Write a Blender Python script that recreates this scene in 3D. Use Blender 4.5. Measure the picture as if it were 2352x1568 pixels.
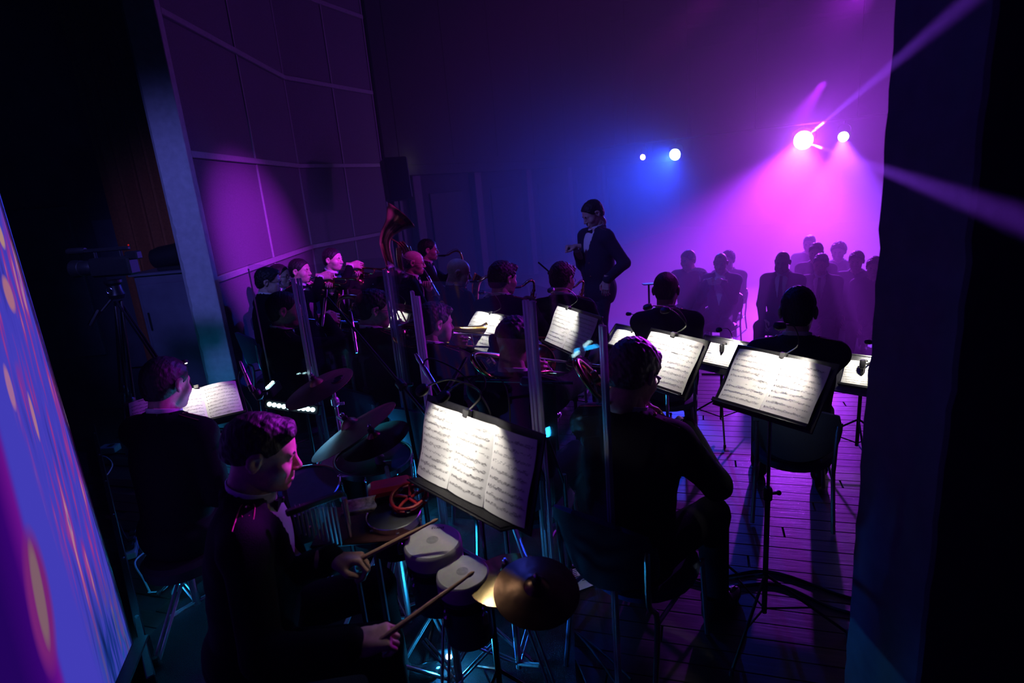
import bpy, bmesh, math, random
import numpy as np
from mathutils import Vector, Matrix
random.seed(7); rng = np.random.default_rng(7)
for o in list(bpy.data.objects): bpy.data.objects.remove(o)
SC = bpy.context.scene; COL = SC.collection
PI = math.pi; R = math.radians
# ------------------------------------------------------------------ camera
FPX, PITCH, ROLL, CZ = 1355.0, R(14.88), R(4.93), 1.95
CAM = Vector((0, 0, CZ))
F_ = Vector((0, math.cos(PITCH), -math.sin(PITCH)))
R0 = Vector((1, 0, 0)); U0 = Vector((0, math.sin(PITCH), math.cos(PITCH)))
RT = math.cos(ROLL) * R0 - math.sin(ROLL) * U0
UP = math.cos(ROLL) * U0 + math.sin(ROLL) * R0
def ray(px, py): return F_ + (px - 1176) / FPX * RT - (py - 784) / FPX * UP
def at(px, py, d): return CAM + ray(px, py) * d                     # point at axial depth d
def atz(px, py, z):                                                  # point at height z
    r = ray(px, py); return CAM + r * ((z - CZ) / r.z)
cam = bpy.data.cameras.new('camera'); co = bpy.data.objects.new('camera', cam); COL.objects.link(co)
co.matrix_world = Matrix(((RT.x, UP.x, -F_.x, CAM.x), (RT.y, UP.y, -F_.y, CAM.y), (RT.z, UP.z, -F_.z, CAM.z), (0, 0, 0, 1)))
cam.sensor_width = 36; cam.lens = FPX * 36 / 2352; cam.clip_start = .05; cam.clip_end = 200
cam.dof.use_dof = True; cam.dof.focus_distance = 3.4; cam.dof.aperture_fstop = 2.8
SC.camera = co
# ------------------------------------------------------------------ view, world
SC.view_settings.view_transform = 'Standard'; SC.view_settings.look = 'None'
SC.view_settings.exposure = 0.0; SC.view_settings.gamma = 1.0; SC.view_settings.use_curve_mapping = False
cy = SC.cycles
cy.max_bounces = 4; cy.diffuse_bounces = 1; cy.glossy_bounces = 2; cy.transmission_bounces = 2
cy.volume_bounces = 0; cy.transparent_max_bounces = 24; cy.sample_clamp_indirect = 2.0; cy.sample_clamp_direct = 0
cy.caustics_reflective = False; cy.caustics_refractive = False
W = bpy.data.worlds.new('dark_hall'); SC.world = W; W.use_nodes = True
W.node_tree.nodes['Background'].inputs[0].default_value = (.05, .12, .6, 1); W.node_tree.nodes['Background'].inputs[1].default_value = .0008
# ------------------------------------------------------------------ lamps
NH = Vector((.6, .8, 0))                                             # stage -> hall direction
def on_bar(px, py, s=13.0):
    r = ray(px, py); return CAM + r * (s / (r.x * NH.x + r.y * NH.y))
L_MAIN, L_SIDE, L_BLUE, L_PINK = on_bar(1845, 322), on_bar(1937, 314), on_bar(1550, 355), on_bar(1476, 361)
def light(name, typ, loc, aim, energy, color, size=.1, angle=60, blend=.3, narrow=None, sizey=None, spread=None, parent=None):
    l = bpy.data.lights.new(name, typ); l.energy = energy; l.color = color
    o = bpy.data.objects.new(name, l); COL.objects.link(o)
    loc = Vector(loc)
    q = (Vector(aim) - loc).to_track_quat('-Z', 'Y') if aim is not None else None
    if q: o.rotation_mode = 'QUATERNION'; o.rotation_quaternion = q
    o.location = loc
    if typ == 'SPOT': l.spot_size = R(angle); l.spot_blend = blend; l.shadow_soft_size = size
    elif typ == 'AREA':
        l.shape = 'RECTANGLE' if sizey else 'DISK'; l.size = size
        if sizey: l.size_y = sizey
        if spread: l.spread = R(spread)
    else: l.shadow_soft_size = size
    return o
VIO, MAG, BLU, CYA, WHI = (.42, .035, 1.0), (.50, .02, 1.0), (.01, .13, 1.0), (.02, .42, 1.0), (1, .93, .82)
def toward(p, q, t): return p + (q - p) * t
OFF = Vector((-.1, -.14, -.01))
L_WING = Vector((2.3, 2.75, 4.1))                                        # unseen spot position added on the stage side, behind the right pillar
def down(p, deg, side=0.0):
    h = Vector((CAM.x - p.x + side, CAM.y - p.y, 0)).normalized(); return p + h * 4 * math.cos(R(deg)) - Vector((0, 0, 4 * math.sin(R(deg))))
light('main_wash_light', 'SPOT', L_MAIN + OFF, down(L_MAIN, 46, -2.6), 7500, VIO, .08, 82, .7)
light('main_stage_light', 'SPOT', L_MAIN + OFF, at(1560, 800, 3.4), 600, (.40, .02, 1.0), .05, 20, .6)
light('main_halo_light', 'SPOT', L_MAIN + OFF * 2, L_MAIN + OFF * 2 + Vector((.34, -.9, -.12)), 550, VIO, .1, 132, .6)
light('main_glow_light', 'POINT', L_MAIN + OFF * 2, None, 250, VIO, .1)
light('side_wash_light', 'SPOT', L_SIDE + OFF, down(L_SIDE, 50, 1.0), 4500, (.26, .05, 1.0), .05, 62, .6)
light('wall_wash_light', 'SPOT', L_WING, at(598, 596, 7.4), 4600, (.50, .022, 1.0), .05, 20, 1.0)
light('face_wash_light', 'SPOT', (3.1, 5.0, 3.3), at(1110, 720, 3.5), 260, (.50, .02, 1.0), .05, 42, 1.0)  # unseen spot added to put magenta on the players from the right
light('profile_magenta_light', 'SPOT', (3.0, 5.6, 3.6), at(678, 985, 1.85), 4000, (.60, .02, 1.0), .03, 4.0, .8)  # unseen narrow spot added to brighten the percussionist's face
light('brass_magenta_light', 'SPOT', (2.6, 4.3, 1.95), at(1110, 770, 3.1), 480, (.55, .02, 1.0), .03, 24, .8)  # unseen low spot added to light the trombonists' heads
light('hair_magenta_light', 'SPOT', (3.4, 6.4, 2.7), at(1460, 820, 2.2), 1600, (.50, .02, 1.0), .03, 7, .8)  # unseen spot added for a magenta rim on the right trombonist's hair
light('blue_wash_light', 'SPOT', L_BLUE + OFF, at(1200, 760, 6.5), 2400, (.012, .06, 1.0), .06, 50, .9)
light('blue_halo_light', 'POINT', L_BLUE + OFF * 2, None, 9, (.012, .07, 1.0), .1)
light('conductor_blue_light', 'SPOT', (-2.2, 3.6, 4.6), at(1330, 580, 6.0), 330, (.14, .14, 1.0), .3, 28, .9)  # unseen soft spot added to lift the conductor out of silhouette
light('pink_wash_light', 'SPOT', (2.6, 5.0, 3.8), at(945, 600, 6.5), 420, (.75, .02, .85), .05, 14, .9)  # unseen stage-side spot added to light the tuba and nearby woodwinds
# two tight beams that leave the main fixture and pass in front of the right pillar
def beam(name, aim, energy):
    o = light(name, 'SPOT', L_MAIN + OFF, aim, energy, (.26, .05, 1.0), .004, 1.0, .0); l = o.data; l.use_nodes = True; nt = l.node_tree; N = nt.nodes.new; LK = nt.links.new
    tc = N('ShaderNodeTexCoord'); sp = N('ShaderNodeSeparateXYZ'); LK(tc.outputs['Normal'], sp.inputs[0])
    ab = N('ShaderNodeMath'); ab.operation = 'ARCTAN2'; x2 = N('ShaderNodeMath'); x2.operation = 'MULTIPLY'; LK(sp.outputs['X'], x2.inputs[0]); LK(sp.outputs['X'], x2.inputs[1]); y2 = N('ShaderNodeMath'); y2.operation = 'MULTIPLY_ADD'; LK(sp.outputs['Y'], y2.inputs[0]); LK(sp.outputs['Y'], y2.inputs[1]); LK(x2.outputs[0], y2.inputs[2]); ab.operation = 'SQRT'; LK(y2.outputs[0], ab.inputs[0])
    mr = N('ShaderNodeMapRange'); mr.inputs['From Min'].default_value = R(.095); mr.inputs['From Max'].default_value = R(.05); LK(ab.outputs[0], mr.inputs['Value'])
    em = nt.nodes['Emission']; LK(mr.outputs[0], em.inputs['Strength'])
beam('upper_beam_light', at(2250, -16, .85), 9e6); beam('lower_beam_light', at(2380, 515, .62), 9e6)
# unseen blue spot added above the band as general fill
light('stage_blue_light', 'SPOT', (-.4, 6.4, 5.2), (-1.0, 2.8, .6), 120, (.025, .06, 1.0), .3, 80, .6)
light('pillar_blue_light', 'SPOT', (-2.35, 1.6, 3.4), at(446, 560, 5.8), 420, (.16, .17, 1.0), .2, 38, 1.0)  # unseen spot added behind the screen to light the left pillar
# ------------------------------------------------------------------ materials
MATS = {}
def mat(name, col, rough=.6, metal=0.0, vary=.0, scale=30, bump=.0, spec=.5, emit=None, es=0, sheen=0, coat=0, stretch=None):
    if name in MATS: return MATS[name]
    m = bpy.data.materials.new(name); m.use_nodes = True; nt = m.node_tree; b = nt.nodes['Principled BSDF']
    b.inputs['Base Color'].default_value = (*col, 1); b.inputs['Roughness'].default_value = rough
    b.inputs['Metallic'].default_value = metal; b.inputs['Specular IOR Level'].default_value = spec
    if coat: b.inputs['Coat Weight'].default_value = coat; b.inputs['Coat Roughness'].default_value = .08
    if sheen: b.inputs['Sheen Weight'].default_value = sheen
    if emit: b.inputs['Emission Color'].default_value = (*emit, 1); b.inputs['Emission Strength'].default_value = es
    if vary or bump:
        tc = nt.nodes.new('ShaderNodeTexCoord'); mp = nt.nodes.new('ShaderNodeMapping'); n = nt.nodes.new('ShaderNodeTexNoise')
        n.inputs['Scale'].default_value = scale; n.inputs['Detail'].default_value = 5
        if stretch: mp.inputs['Scale'].default_value = stretch
        nt.links.new(tc.outputs['Object'], mp.inputs[0]); nt.links.new(mp.outputs[0], n.inputs['Vector'])
        if vary:
            r = nt.nodes.new('ShaderNodeValToRGB'); e = r.color_ramp.elements
            e[0].position = .3; e[1].position = .7
            e[0].color = (*[c * (1 - vary) for c in col], 1); e[1].color = (*[min(1, c * (1 + vary)) for c in col], 1)
            nt.links.new(n.outputs['Fac'], r.inputs[0]); nt.links.new(r.outputs[0], b.inputs['Base Color'])
        if bump:
            u = nt.nodes.new('ShaderNodeBump'); u.inputs['Strength'].default_value = bump; u.inputs['Distance'].default_value = .01
            nt.links.new(n.outputs['Fac'], u.inputs['Height']); nt.links.new(u.outputs[0], b.inputs['Normal'])
    MATS[name] = m; return m
def emis(name, col, s):
    if name in MATS: return MATS[name]
    m = bpy.data.materials.new(name); m.use_nodes = True; nt = m.node_tree; nt.nodes.clear()
    e = nt.nodes.new('ShaderNodeEmission'); e.inputs[0].default_value = (*col, 1); e.inputs[1].default_value = s
    o = nt.nodes.new('ShaderNodeOutputMaterial'); nt.links.new(e.outputs[0], o.inputs[0]); MATS[name] = m; return m
M_SKIN = mat('skin', (.62, .40, .31), .5, vary=.12, scale=60, bump=.08)
M_SKIN2 = mat('skin_ruddy', (.60, .34, .27), .48, vary=.12, scale=60, bump=.08)
M_CLOTH = mat('black_wool', (.006, .006, .008), .85, vary=.25, scale=300, bump=.25, spec=.08)
M_NAVY = mat('navy_wool', (.022, .024, .045), .85, vary=.25, scale=300, bump=.25, spec=.2)
M_GREYSUIT = mat('grey_suit_wool', (.05, .05, .06), .85, vary=.2, scale=250, bump=.2, spec=.2)
M_SHIRT = mat('white_cotton', (.80, .80, .80), .8, vary=.05, scale=200, bump=.1)
M_SATIN = mat('black_satin', (.01, .01, .012), .35, vary=.2, scale=80, bump=.05)
M_HAIR = mat('dark_hair', (.012, .009, .008), .55, vary=.5, scale=120, bump=.5, stretch=(1, .25, .3), spec=.4)
M_BROWN = mat('brown_hair', (.05, .028, .016), .55, vary=.5, scale=120, bump=.5, stretch=(1, .25, .3), spec=.4)
M_GREY = mat('grey_hair', (.22, .21, .20), .55, vary=.45, scale=120, bump=.5, stretch=(1, .25, .3), spec=.4)
M_BRASS = mat('brass', (.80, .52, .18), .2, 1.0, vary=.12, scale=14)
M_SILV = mat('silver_plate', (.82, .82, .84), .14, 1.0, vary=.08, scale=20)
M_CHROME = mat('chrome', (.75, .77, .80), .26, 1.0, vary=.1, scale=25)
M_SATM = mat('satin_metal', (.62, .64, .67), .36, .55, vary=.12, scale=40)
M_STEEL = mat('brushed_steel', (.45, .46, .48), .3, 1.0, vary=.15, scale=40)
M_BLACKM = mat('black_metal', (.015, .015, .017), .4, .3, vary=.3, scale=60, bump=.05)
M_BLACKP = mat('black_plastic', (.012, .012, .013), .5, vary=.3, scale=80, bump=.08)
M_RUBBER = mat('rubber', (.015, .015, .015), .8, vary=.2, scale=60, bump=.1)
M_PAPER = mat('paper', (.86, .85, .82), .75, vary=.03, scale=9, bump=.06)
M_INK = mat('ink', (.012, .012, .012), .8, vary=.1, scale=100)
M_PATENT = mat('patent_leather', (.008, .008, .009), .12, coat=1, vary=.2, scale=40)
M_UPHOL = mat('blue_upholstery', (.016, .030, .075), .8, vary=.2, scale=200, bump=.2)
M_RED = mat('red_plastic', (.42, .018, .022), .38, vary=.1, scale=30, bump=.03)
M_CYMB = mat('cymbal_bronze', (.36, .22, .13), .46, .9, vary=.25, scale=9, bump=.1)
M_CYMD = mat('dark_cymbal', (.16, .085, .05), .32, 1.0, vary=.4, scale=16, bump=.22)
M_HEAD = mat('drum_head', (.58, .56, .53), .6, vary=.05, scale=40, bump=.05)
M_WOOD = mat('stick_maple', (.55, .33, .17), .45, vary=.2, scale=30, stretch=(1, 1, .1), bump=.03)
M_GREEN = mat('green_shell', (.03, .16, .11), .3, vary=.3, scale=12, coat=.6)
M_PIPING = mat('red_piping', (.45, .03, .10), .6, vary=.15, scale=80)
M_GOLD = mat('gilt_button', (.85, .62, .28), .22, 1.0, vary=.1, scale=30)
M_LENS = mat('glasses_lens', (.02, .02, .025), .1)
# ------------------------------------------------------------------ objects
def tag(o, label=None, cat=None, group=None, kind=None):
    if label: o['label'] = label
    if cat: o['category'] = cat
    if group: o['group'] = group
    if kind: o['kind'] = kind
    return o
def thing(name, loc, label, cat, group=None):
    o = bpy.data.objects.new(name, None); COL.objects.link(o); o.location = Vector(loc); o.empty_display_size = .1
    return tag(o, label, cat, group)
def root_loc(o):
    while o.parent: o = o.parent
    return o.location.copy()
def link_mesh(name, V, Fc, m, parent=None, loc=None, smooth=True, sharp=None):
    V = np.asarray(V, float).reshape(-1, 3)
    base = root_loc(parent) if parent else Vector(loc if loc is not None else (0, 0, 0))
    V = V - np.array(base)
    me = bpy.data.meshes.new(name); me.from_pydata(V.tolist(), [], [list(map(int, f)) for f in Fc])
    me.validate(); me.update()
    if smooth:
        me.shade_smooth()
        if sharp: me.set_sharp_from_angle(angle=R(sharp))
    o = bpy.data.objects.new(name, me); COL.objects.link(o); me.materials.append(m)
    if parent: o.parent = parent
    else: o.location = base
    return o
def frame(o, y, z=(0, 0, 1)):
    """matrix at o with local Y along y and local Z near z"""
    y = Vector(y).normalized(); z = Vector(z); x = y.cross(z)
    if x.length < 1e-5: x = y.cross(Vector((1, 0, 0)))
    x.normalize(); z = x.cross(y)
    return Matrix(((x.x, y.x, z.x, o[0]), (x.y, y.y, z.y, o[1]), (x.z, y.z, z.z, o[2]), (0, 0, 0, 1)))
def spl(pts, k=6):
    P = [Vector(p) for p in pts]; out = []
    for i in range(len(P) - 1):
        a, b, c, d = P[max(i - 1, 0)], P[i], P[i + 1], P[min(i + 2, len(P) - 1)]
        for j in range(k):
            t = j / k
            out.append(.5 * ((2 * b) + (c - a) * t + (2 * a - 5 * b + 4 * c - d) * t * t + (3 * b - a - 3 * c + d) * t ** 3))
    return out + [P[-1]]
def lerpl(vals, n):
    return list(np.interp(np.linspace(0, len(vals) - 1, n), range(len(vals)), vals))
class MB:
    """collects shapes given in a local frame M and links them as one mesh"""
    def __init__(s, M=None): s.v = []; s.f = []; s.M = M or Matrix.Identity(4)
    def add(s, pts, faces):
        n = len(s.v); s.v += [tuple(s.M @ Vector(p)) for p in pts]; s.f += [[n + i for i in f] for f in faces]; return s
    def raw(s, V, Fc, T=None):
        T = s.M @ T if T is not None else s.M; A = np.array(T); n = len(s.v)
        V = np.asarray(V) @ A[:3, :3].T + A[:3, 3]; s.v += list(map(tuple, V)); s.f += (np.asarray(Fc) + n).tolist(); return s
    def box(s, c, h, rot=None, bev=0):
        c = Vector(c); hx, hy, hz = h; pts = []
        if bev <= 0:
            for z in (-hz, hz):
                for x, y in ((-hx, -hy), (hx, -hy), (hx, hy), (-hx, hy)): pts.append(Vector((x, y, z)))
            fc = [[3, 2, 1, 0], [4, 5, 6, 7], [0, 1, 5, 4], [1, 2, 6, 5], [2, 3, 7, 6], [3, 0, 4, 7]]
        else:
            b = min(bev, hx * .9, hy * .9, hz * .9); rings = []
            for z, i in ((-hz, b), (-hz + b, 0), (hz - b, 0), (hz, b)):
                x, y = hx - i, hy - i; e = b if i == 0 else b * .6
                rings.append([Vector(q) for q in ((-x + e, -y, z), (x - e, -y, z), (x, -y + e, z), (x, y - e, z), (x - e, y, z), (-x + e, y, z), (-x, y - e, z), (-x, -y + e, z))])
            pts = sum(rings, []); fc = [list(range(7, -1, -1)), list(range(24, 32))]
            for r_ in range(3):
                for i in range(8): fc.append([r_ * 8 + i, r_ * 8 + (i + 1) % 8, r_ * 8 + 8 + (i + 1) % 8, r_ * 8 + 8 + i])
        if rot is not None: pts = [rot @ p for p in pts]
        return s.add([c + p for p in pts], fc)
    def tube(s, path, rad, n=8, cap=True, closed=False, flat=None):
        P = [Vector(p) for p in path]; m = len(P)
        rad = [rad] * m if isinstance(rad, (int, float)) else (lerpl(rad, m) if len(rad) != m else rad)
        t0 = (P[1] - P[0]).normalized(); a = t0.orthogonal().normalized() if flat is None else Vector(flat)
        pts = []; fc = []
        for i, p in enumerate(P):
            if closed: t = P[(i + 1) % m] - P[i - 1]
            else: t = P[min(i + 1, m - 1)] - P[max(i - 1, 0)]
            t = t.normalized() if t.length > 1e-9 else t0
            a = a - t * a.dot(t)
            a = a.normalized() if a.length > 1e-6 else t.orthogonal().normalized(); b = t.cross(a)
            for j in range(n):
                w = 2 * PI * j / n; pts.append(p + (a * math.cos(w) + b * math.sin(w)) * rad[i])
        for i in range(m if closed else m - 1):
            for j in range(n):
                i2 = (i + 1) % m; fc.append([i * n + j, i * n + (j + 1) % n, i2 * n + (j + 1) % n, i2 * n + j])
        if cap and not closed: fc += [list(range(n - 1, -1, -1)), [(m - 1) * n + j for j in range(n)]]
        return s.add(pts, fc)
    def rod(s, a, b, r, r2=None, n=8): return s.tube([a, b], [r, r if r2 is None else r2], n)
    def lathe(s, o, ax, prof, n=24, cap=(True, True)):
        o = Vector(o); ax = Vector(ax).normalized(); u = ax.orthogonal().normalized(); w = ax.cross(u); pts = []; fc = []
        for r_, h in prof:
            for j in range(n):
                t = 2 * PI * j / n; pts.append(o + ax * h + (u * math.cos(t) + w * math.sin(t)) * r_)
        m = len(prof)
        for i in range(m - 1):
            for j in range(n): fc.append([i * n + j, i * n + (j + 1) % n, (i + 1) * n + (j + 1) % n, (i + 1) * n + j])
        if cap[0]: fc.append(list(range(n - 1, -1, -1)))
        if cap[1]: fc.append([(m - 1) * n + j for j in range(n)])
        return s.add(pts, fc)
    def ball(s, c, r, n=10):
        rx = r if isinstance(r, (int, float)) else None
        R3 = (rx,) * 3 if rx else r; pts = []; fc = []; c = Vector(c); k = max(4, n // 2)
        for i in range(k + 1):
            p = PI * i / k
            for j in range(n):
                t = 2 * PI * j / n; pts.append(c + Vector((R3[0] * math.sin(p) * math.cos(t), R3[1] * math.sin(p) * math.sin(t), R3[2] * math.cos(p))))
        for i in range(k):
            for j in range(n): fc.append([i * n + j, (i + 1) * n + j, (i + 1) * n + (j + 1) % n, i * n + (j + 1) % n])
        return s.add(pts, fc)
    def prism(s, poly, z0, z1):
        n = len(poly); pts = [(x, y, z0) for x, y in poly] + [(x, y, z1) for x, y in poly]
        fc = [list(range(n - 1, -1, -1)), list(range(n, 2 * n))] + [[i, (i + 1) % n, n + (i + 1) % n, n + i] for i in range(n)]
        return s.add(pts, fc)
    def build(s, name, m, parent=None, loc=None, smooth=True, sharp=35):
        return link_mesh(name, s.v, s.f, m, parent, loc, smooth, sharp)
# ------------------------------------------------------------------ smooth bodies (signed distance + surface nets)
class SDF:
    def __init__(s, lo, hi, h):
        s.lo = np.array(lo, float); s.h = h; s.n = np.ceil((np.array(hi, float) - s.lo) / h).astype(int) + 1
        s.d = np.full(s.n, 1.0, np.float32)
    def win(s, mn, mx):
        i0 = np.clip(np.floor((np.array(mn) - s.lo) / s.h).astype(int), 0, s.n - 1)
        i1 = np.clip(np.ceil((np.array(mx) - s.lo) / s.h).astype(int) + 1, i0 + 1, s.n)
        ax = [s.lo[k] + s.h * np.arange(i0[k], i1[k]) for k in range(3)]
        return tuple(slice(a, b) for a, b in zip(i0, i1)), ax[0][:, None, None], ax[1][None, :, None], ax[2][None, None, :]
    def put(s, sl, v, k, sub=False):
        d = s.d[sl]
        if sub:
            h = np.clip(.5 - .5 * (d + v) / k, 0, 1); s.d[sl] = d + (-v - d) * h + k * h * (1 - h)
        else:
            h = np.clip(.5 + .5 * (d - v) / k, 0, 1); s.d[sl] = d + (v - d) * h - k * h * (1 - h)
    def cone(s, a, b, ra, rb, k=.02, sub=False):
        a = np.array(a, float); b = np.array(b, float); p = max(ra, rb) + k + 3 * s.h
        sl, X, Y, Z = s.win(np.minimum(a, b) - p, np.maximum(a, b) + p); ab = b - a; L = max(ab @ ab, 1e-9)
        t = np.clip(((X - a[0]) * ab[0] + (Y - a[1]) * ab[1] + (Z - a[2]) * ab[2]) / L, 0, 1)
        v = np.sqrt((X - a[0] - t * ab[0]) ** 2 + (Y - a[1] - t * ab[1]) ** 2 + (Z - a[2] - t * ab[2]) ** 2) - (ra + (rb - ra) * t)
        s.put(sl, v, k, sub); return s
    def ell(s, c, r, k=.02, sub=False):
        c = np.array(c, float); r = np.array(r, float); p = r + k + 3 * s.h
        sl, X, Y, Z = s.win(c - p, c + p); x, y, z = X - c[0], Y - c[1], Z - c[2]
        k0 = np.sqrt((x / r[0]) ** 2 + (y / r[1]) ** 2 + (z / r[2]) ** 2); k1 = np.sqrt((x / r[0] ** 2) ** 2 + (y / r[1] ** 2) ** 2 + (z / r[2] ** 2) ** 2)
        v = np.where(k1 > 1e-9, k0 * (k0 - 1) / np.maximum(k1, 1e-9), -r.min()); s.put(sl, v, k, sub); return s
    def cut(s, fn, k=.004):
        sl, X, Y, Z = s.win(s.lo, s.lo + s.h * s.n); v = fn(X, Y, Z) + 0 * s.d; s.put(sl, v, k, True); return s
    def noise(s, amp, f):
        sl, X, Y, Z = s.win(s.lo, s.lo + s.h * s.n)
        s.d += (amp * (np.sin(X * f + 2 * np.sin(Z * f * .6)) * np.sin(Y * f * .9 + 1.3 + np.sin(X * f * .5)) + .6 * np.sin(Z * f * 1.9 + X * f * 1.3 + 2 * np.sin(Y * f)))).astype(np.float32); return s
    def mesh(s):
        d = s.d; ins = d < 0; n = s.n
        c = [(i, j, k) for i in (0, 1) for j in (0, 1) for k in (0, 1)]
        sm = sum(ins[i:n[0] - 1 + i, j:n[1] - 1 + j, k:n[2] - 1 + k].astype(np.int8) for i, j, k in c)
        I = np.argwhere((sm > 0) & (sm < 8)); idx = np.full(n - 1, -1); idx[tuple(I.T)] = np.arange(len(I))
        vals = np.stack([d[I[:, 0] + i, I[:, 1] + j, I[:, 2] + k] for i, j, k in c], 1); C = np.array(c, float)
        acc = np.zeros((len(I), 3)); cnt = np.zeros(len(I))
        for a in range(8):
            for b in range(a + 1, 8):
                if sum(abs(C[a] - C[b])) != 1: continue
                m = (vals[:, a] < 0) != (vals[:, b] < 0); t = vals[:, a] / np.where(m, vals[:, a] - vals[:, b], 1)
                acc += np.where(m[:, None], C[a] + t[:, None] * (C[b] - C[a]), 0); cnt += m
        V = s.lo + s.h * (I + acc / cnt[:, None]); Q = []
        for ax in range(3):
            A = ins; sl0 = [slice(1, n[k] - 1) for k in range(3)]; sl1 = list(sl0)
            sl0[ax] = slice(0, n[ax] - 1); sl1[ax] = slice(1, n[ax])
            E = np.argwhere(A[tuple(sl0)] != A[tuple(sl1)])
            off = np.ones(3, int); off[ax] = 0; E = E + off
            u, w = (ax + 1) % 3, (ax + 2) % 3; q = []
            for du, dw in ((0, 0), (-1, 0), (-1, -1), (0, -1)):
                e = E.copy(); e[:, u] += du; e[:, w] += dw; q.append(idx[tuple(e.T)])
            q = np.stack(q, 1); flip = ~A[tuple(E.T)]; q[flip] = q[flip][:, ::-1]; Q.append(q)
        Q = np.concatenate(Q); return V, Q[(Q >= 0).all(1)]
# ------------------------------------------------------------------ people: heads, hair, hands, shoes built once, then posed
def head_sdf(kind):
    h = .0036; s = SDF((-.105, -.14, -.185), (.105, .145, .14), h)
    full = kind in ('full',); k = .02
    s.ell((0, -.018, .035), (.077, .098, .087), k).ell((0, .02, .03), (.070, .075, .075), .02)
    s.ell((0, .03, -.035), (.062, .062, .088), .03).ell((0, .036, -.072), (.054 + .008 * full, .055, .045), .03)
    s.ell((0, .076, -.103), (.024, .019, .017), .022)
    s.cone((-.034, .083, .016), (.034, .083, .016), .011, .011, .016)
    for x in (-1, 1):
        s.ell((x * .042, .058, -.032), (.028, .03, .028), .02); s.ell((x * .031, .099, -.003), (.017, .016, .011), .012, True)
    s.cone((0, .092, .004), (0, .113, -.033), .0085, .0125, .012)
    for x in (-1, 1):
        s.ell((x * .012, .103, -.038), (.0085, .012, .008), .007); s.ell((x * .031, .079, -.002), (.0145, .0125, .0125), .004)
        s.cone((x * .019, .090, .0045), (x * .043, .083, .004), .004, .003, .004)
        s.cone((x * .020, .089, -.0105), (x * .042, .083, -.010), .0035, .003, .004)
        if full: s.ell((x * .05, .05, -.07), (.025, .03, .035), .02)
    s.ell((0, .088, -.070), (.024, .015, .017), .012)
    s.cone((-.018, .0975, -.064), (.018, .0975, -.064), .0055, .0055, .006).cone((-.015, .0965, -.0755), (.015, .0965, -.0755), .0065, .0065, .006)
    s.cone((-.024, .100, -.0695), (.024, .100, -.0695), .0028, .0028, .004, True)
    for x in (-1, 1):
        for z, y, r in ((.018, -.016, .009), (.008, -.026, .009), (-.008, -.026, .009), (-.024, -.016, .008), (.020, -.002, .008)):
            s.ell((x * (.082 + .004 * (y < -.02)), y, z), (.0075, .011, .012), .008)
        s.ell((x * .078, -.008, -.004), (.006, .014, .024), .008); s.ell((x * .090, -.008, -.002), (.008, .008, .013), .006, True)
    s.cone((0, -.03, -.05), (0, -.042, -.115), .056 + .004 * full, .054 + .004 * full, .03)
    return s.mesh()
def hair_sdf(kind):
    h = .0045; s = SDF((-.115, -.155, -.11), (.115, .135, .165), h)
    g = dict(short=.008, crop=.004, quiff=.010, curly=.020, old=.007, full=.012, side=.012, ring=.005, top=.012, fade=.009)[kind]
    sx = dict(curly=.016, full=.011, side=.010, short=.006, quiff=.006, crop=.004, old=.007, ring=.006, top=.006, fade=.005)[kind]
    s.ell((0, -.020, .038), (.077 + sx, .100 + g * .8, .087 + g), .02).ell((0, .02, .036), (.070 + sx, .075 + g * .6, .075 + g), .02)
    s.ell((0, -.06, -.02), (.062 + sx * .6, .055 + g * .5, .07), .03)
    if kind in ('quiff', 'side', 'full', 'fade'):
        b = .004 if kind == 'side' else 0.0; s.cone((-.04, .066, .090), (.045, .074, .084), .018, .019 + b, .025)
    s.noise(dict(curly=.006, quiff=.0022, side=.0022, full=.0026, short=.0014, crop=.0006, old=.0012, ring=.0006, top=.003, fade=.002)[kind], 150 if kind != 'curly' else 190)
    lo = dict(old=.09, ring=.2).get(kind, .055)
    ys = [-.16, -.075, -.045, -.03, -.018, .006, .018, .045, .070, .088, .12]
    zs = [-.068, -.066, -.055, -.03, .012, .026, .004, .022, lo, lo + .022, lo + .04]
    if kind == 'fade': zs = [-.022, -.022, -.018, -.008, .016, .030, .014, .030, .055, .077, .095]
    if kind == 'top': zs = [.035, .034, .032, .030, .032, .036, .038, .045, .055, .077, .095]
    if kind == 'ring': zs = [-.06, -.06, -.05, -.03, .012, .026, .02, .05, .2, .2, .2]
    s.cut(lambda X, Y, Z: -(np.interp(Y, ys, zs) + np.abs(X) * 0 - Z) * .8, .004)
    if kind == 'ring': s.cut(lambda X, Y, Z: -(Z - .030 + .25 * Y), .006)
    if kind == 'old': s.cut(lambda X, Y, Z: .036 - np.sqrt((X) ** 2 + (Y - .09) ** 2 + (Z - .11) ** 2) - .0, .006)
    return s.mesh()
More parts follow.
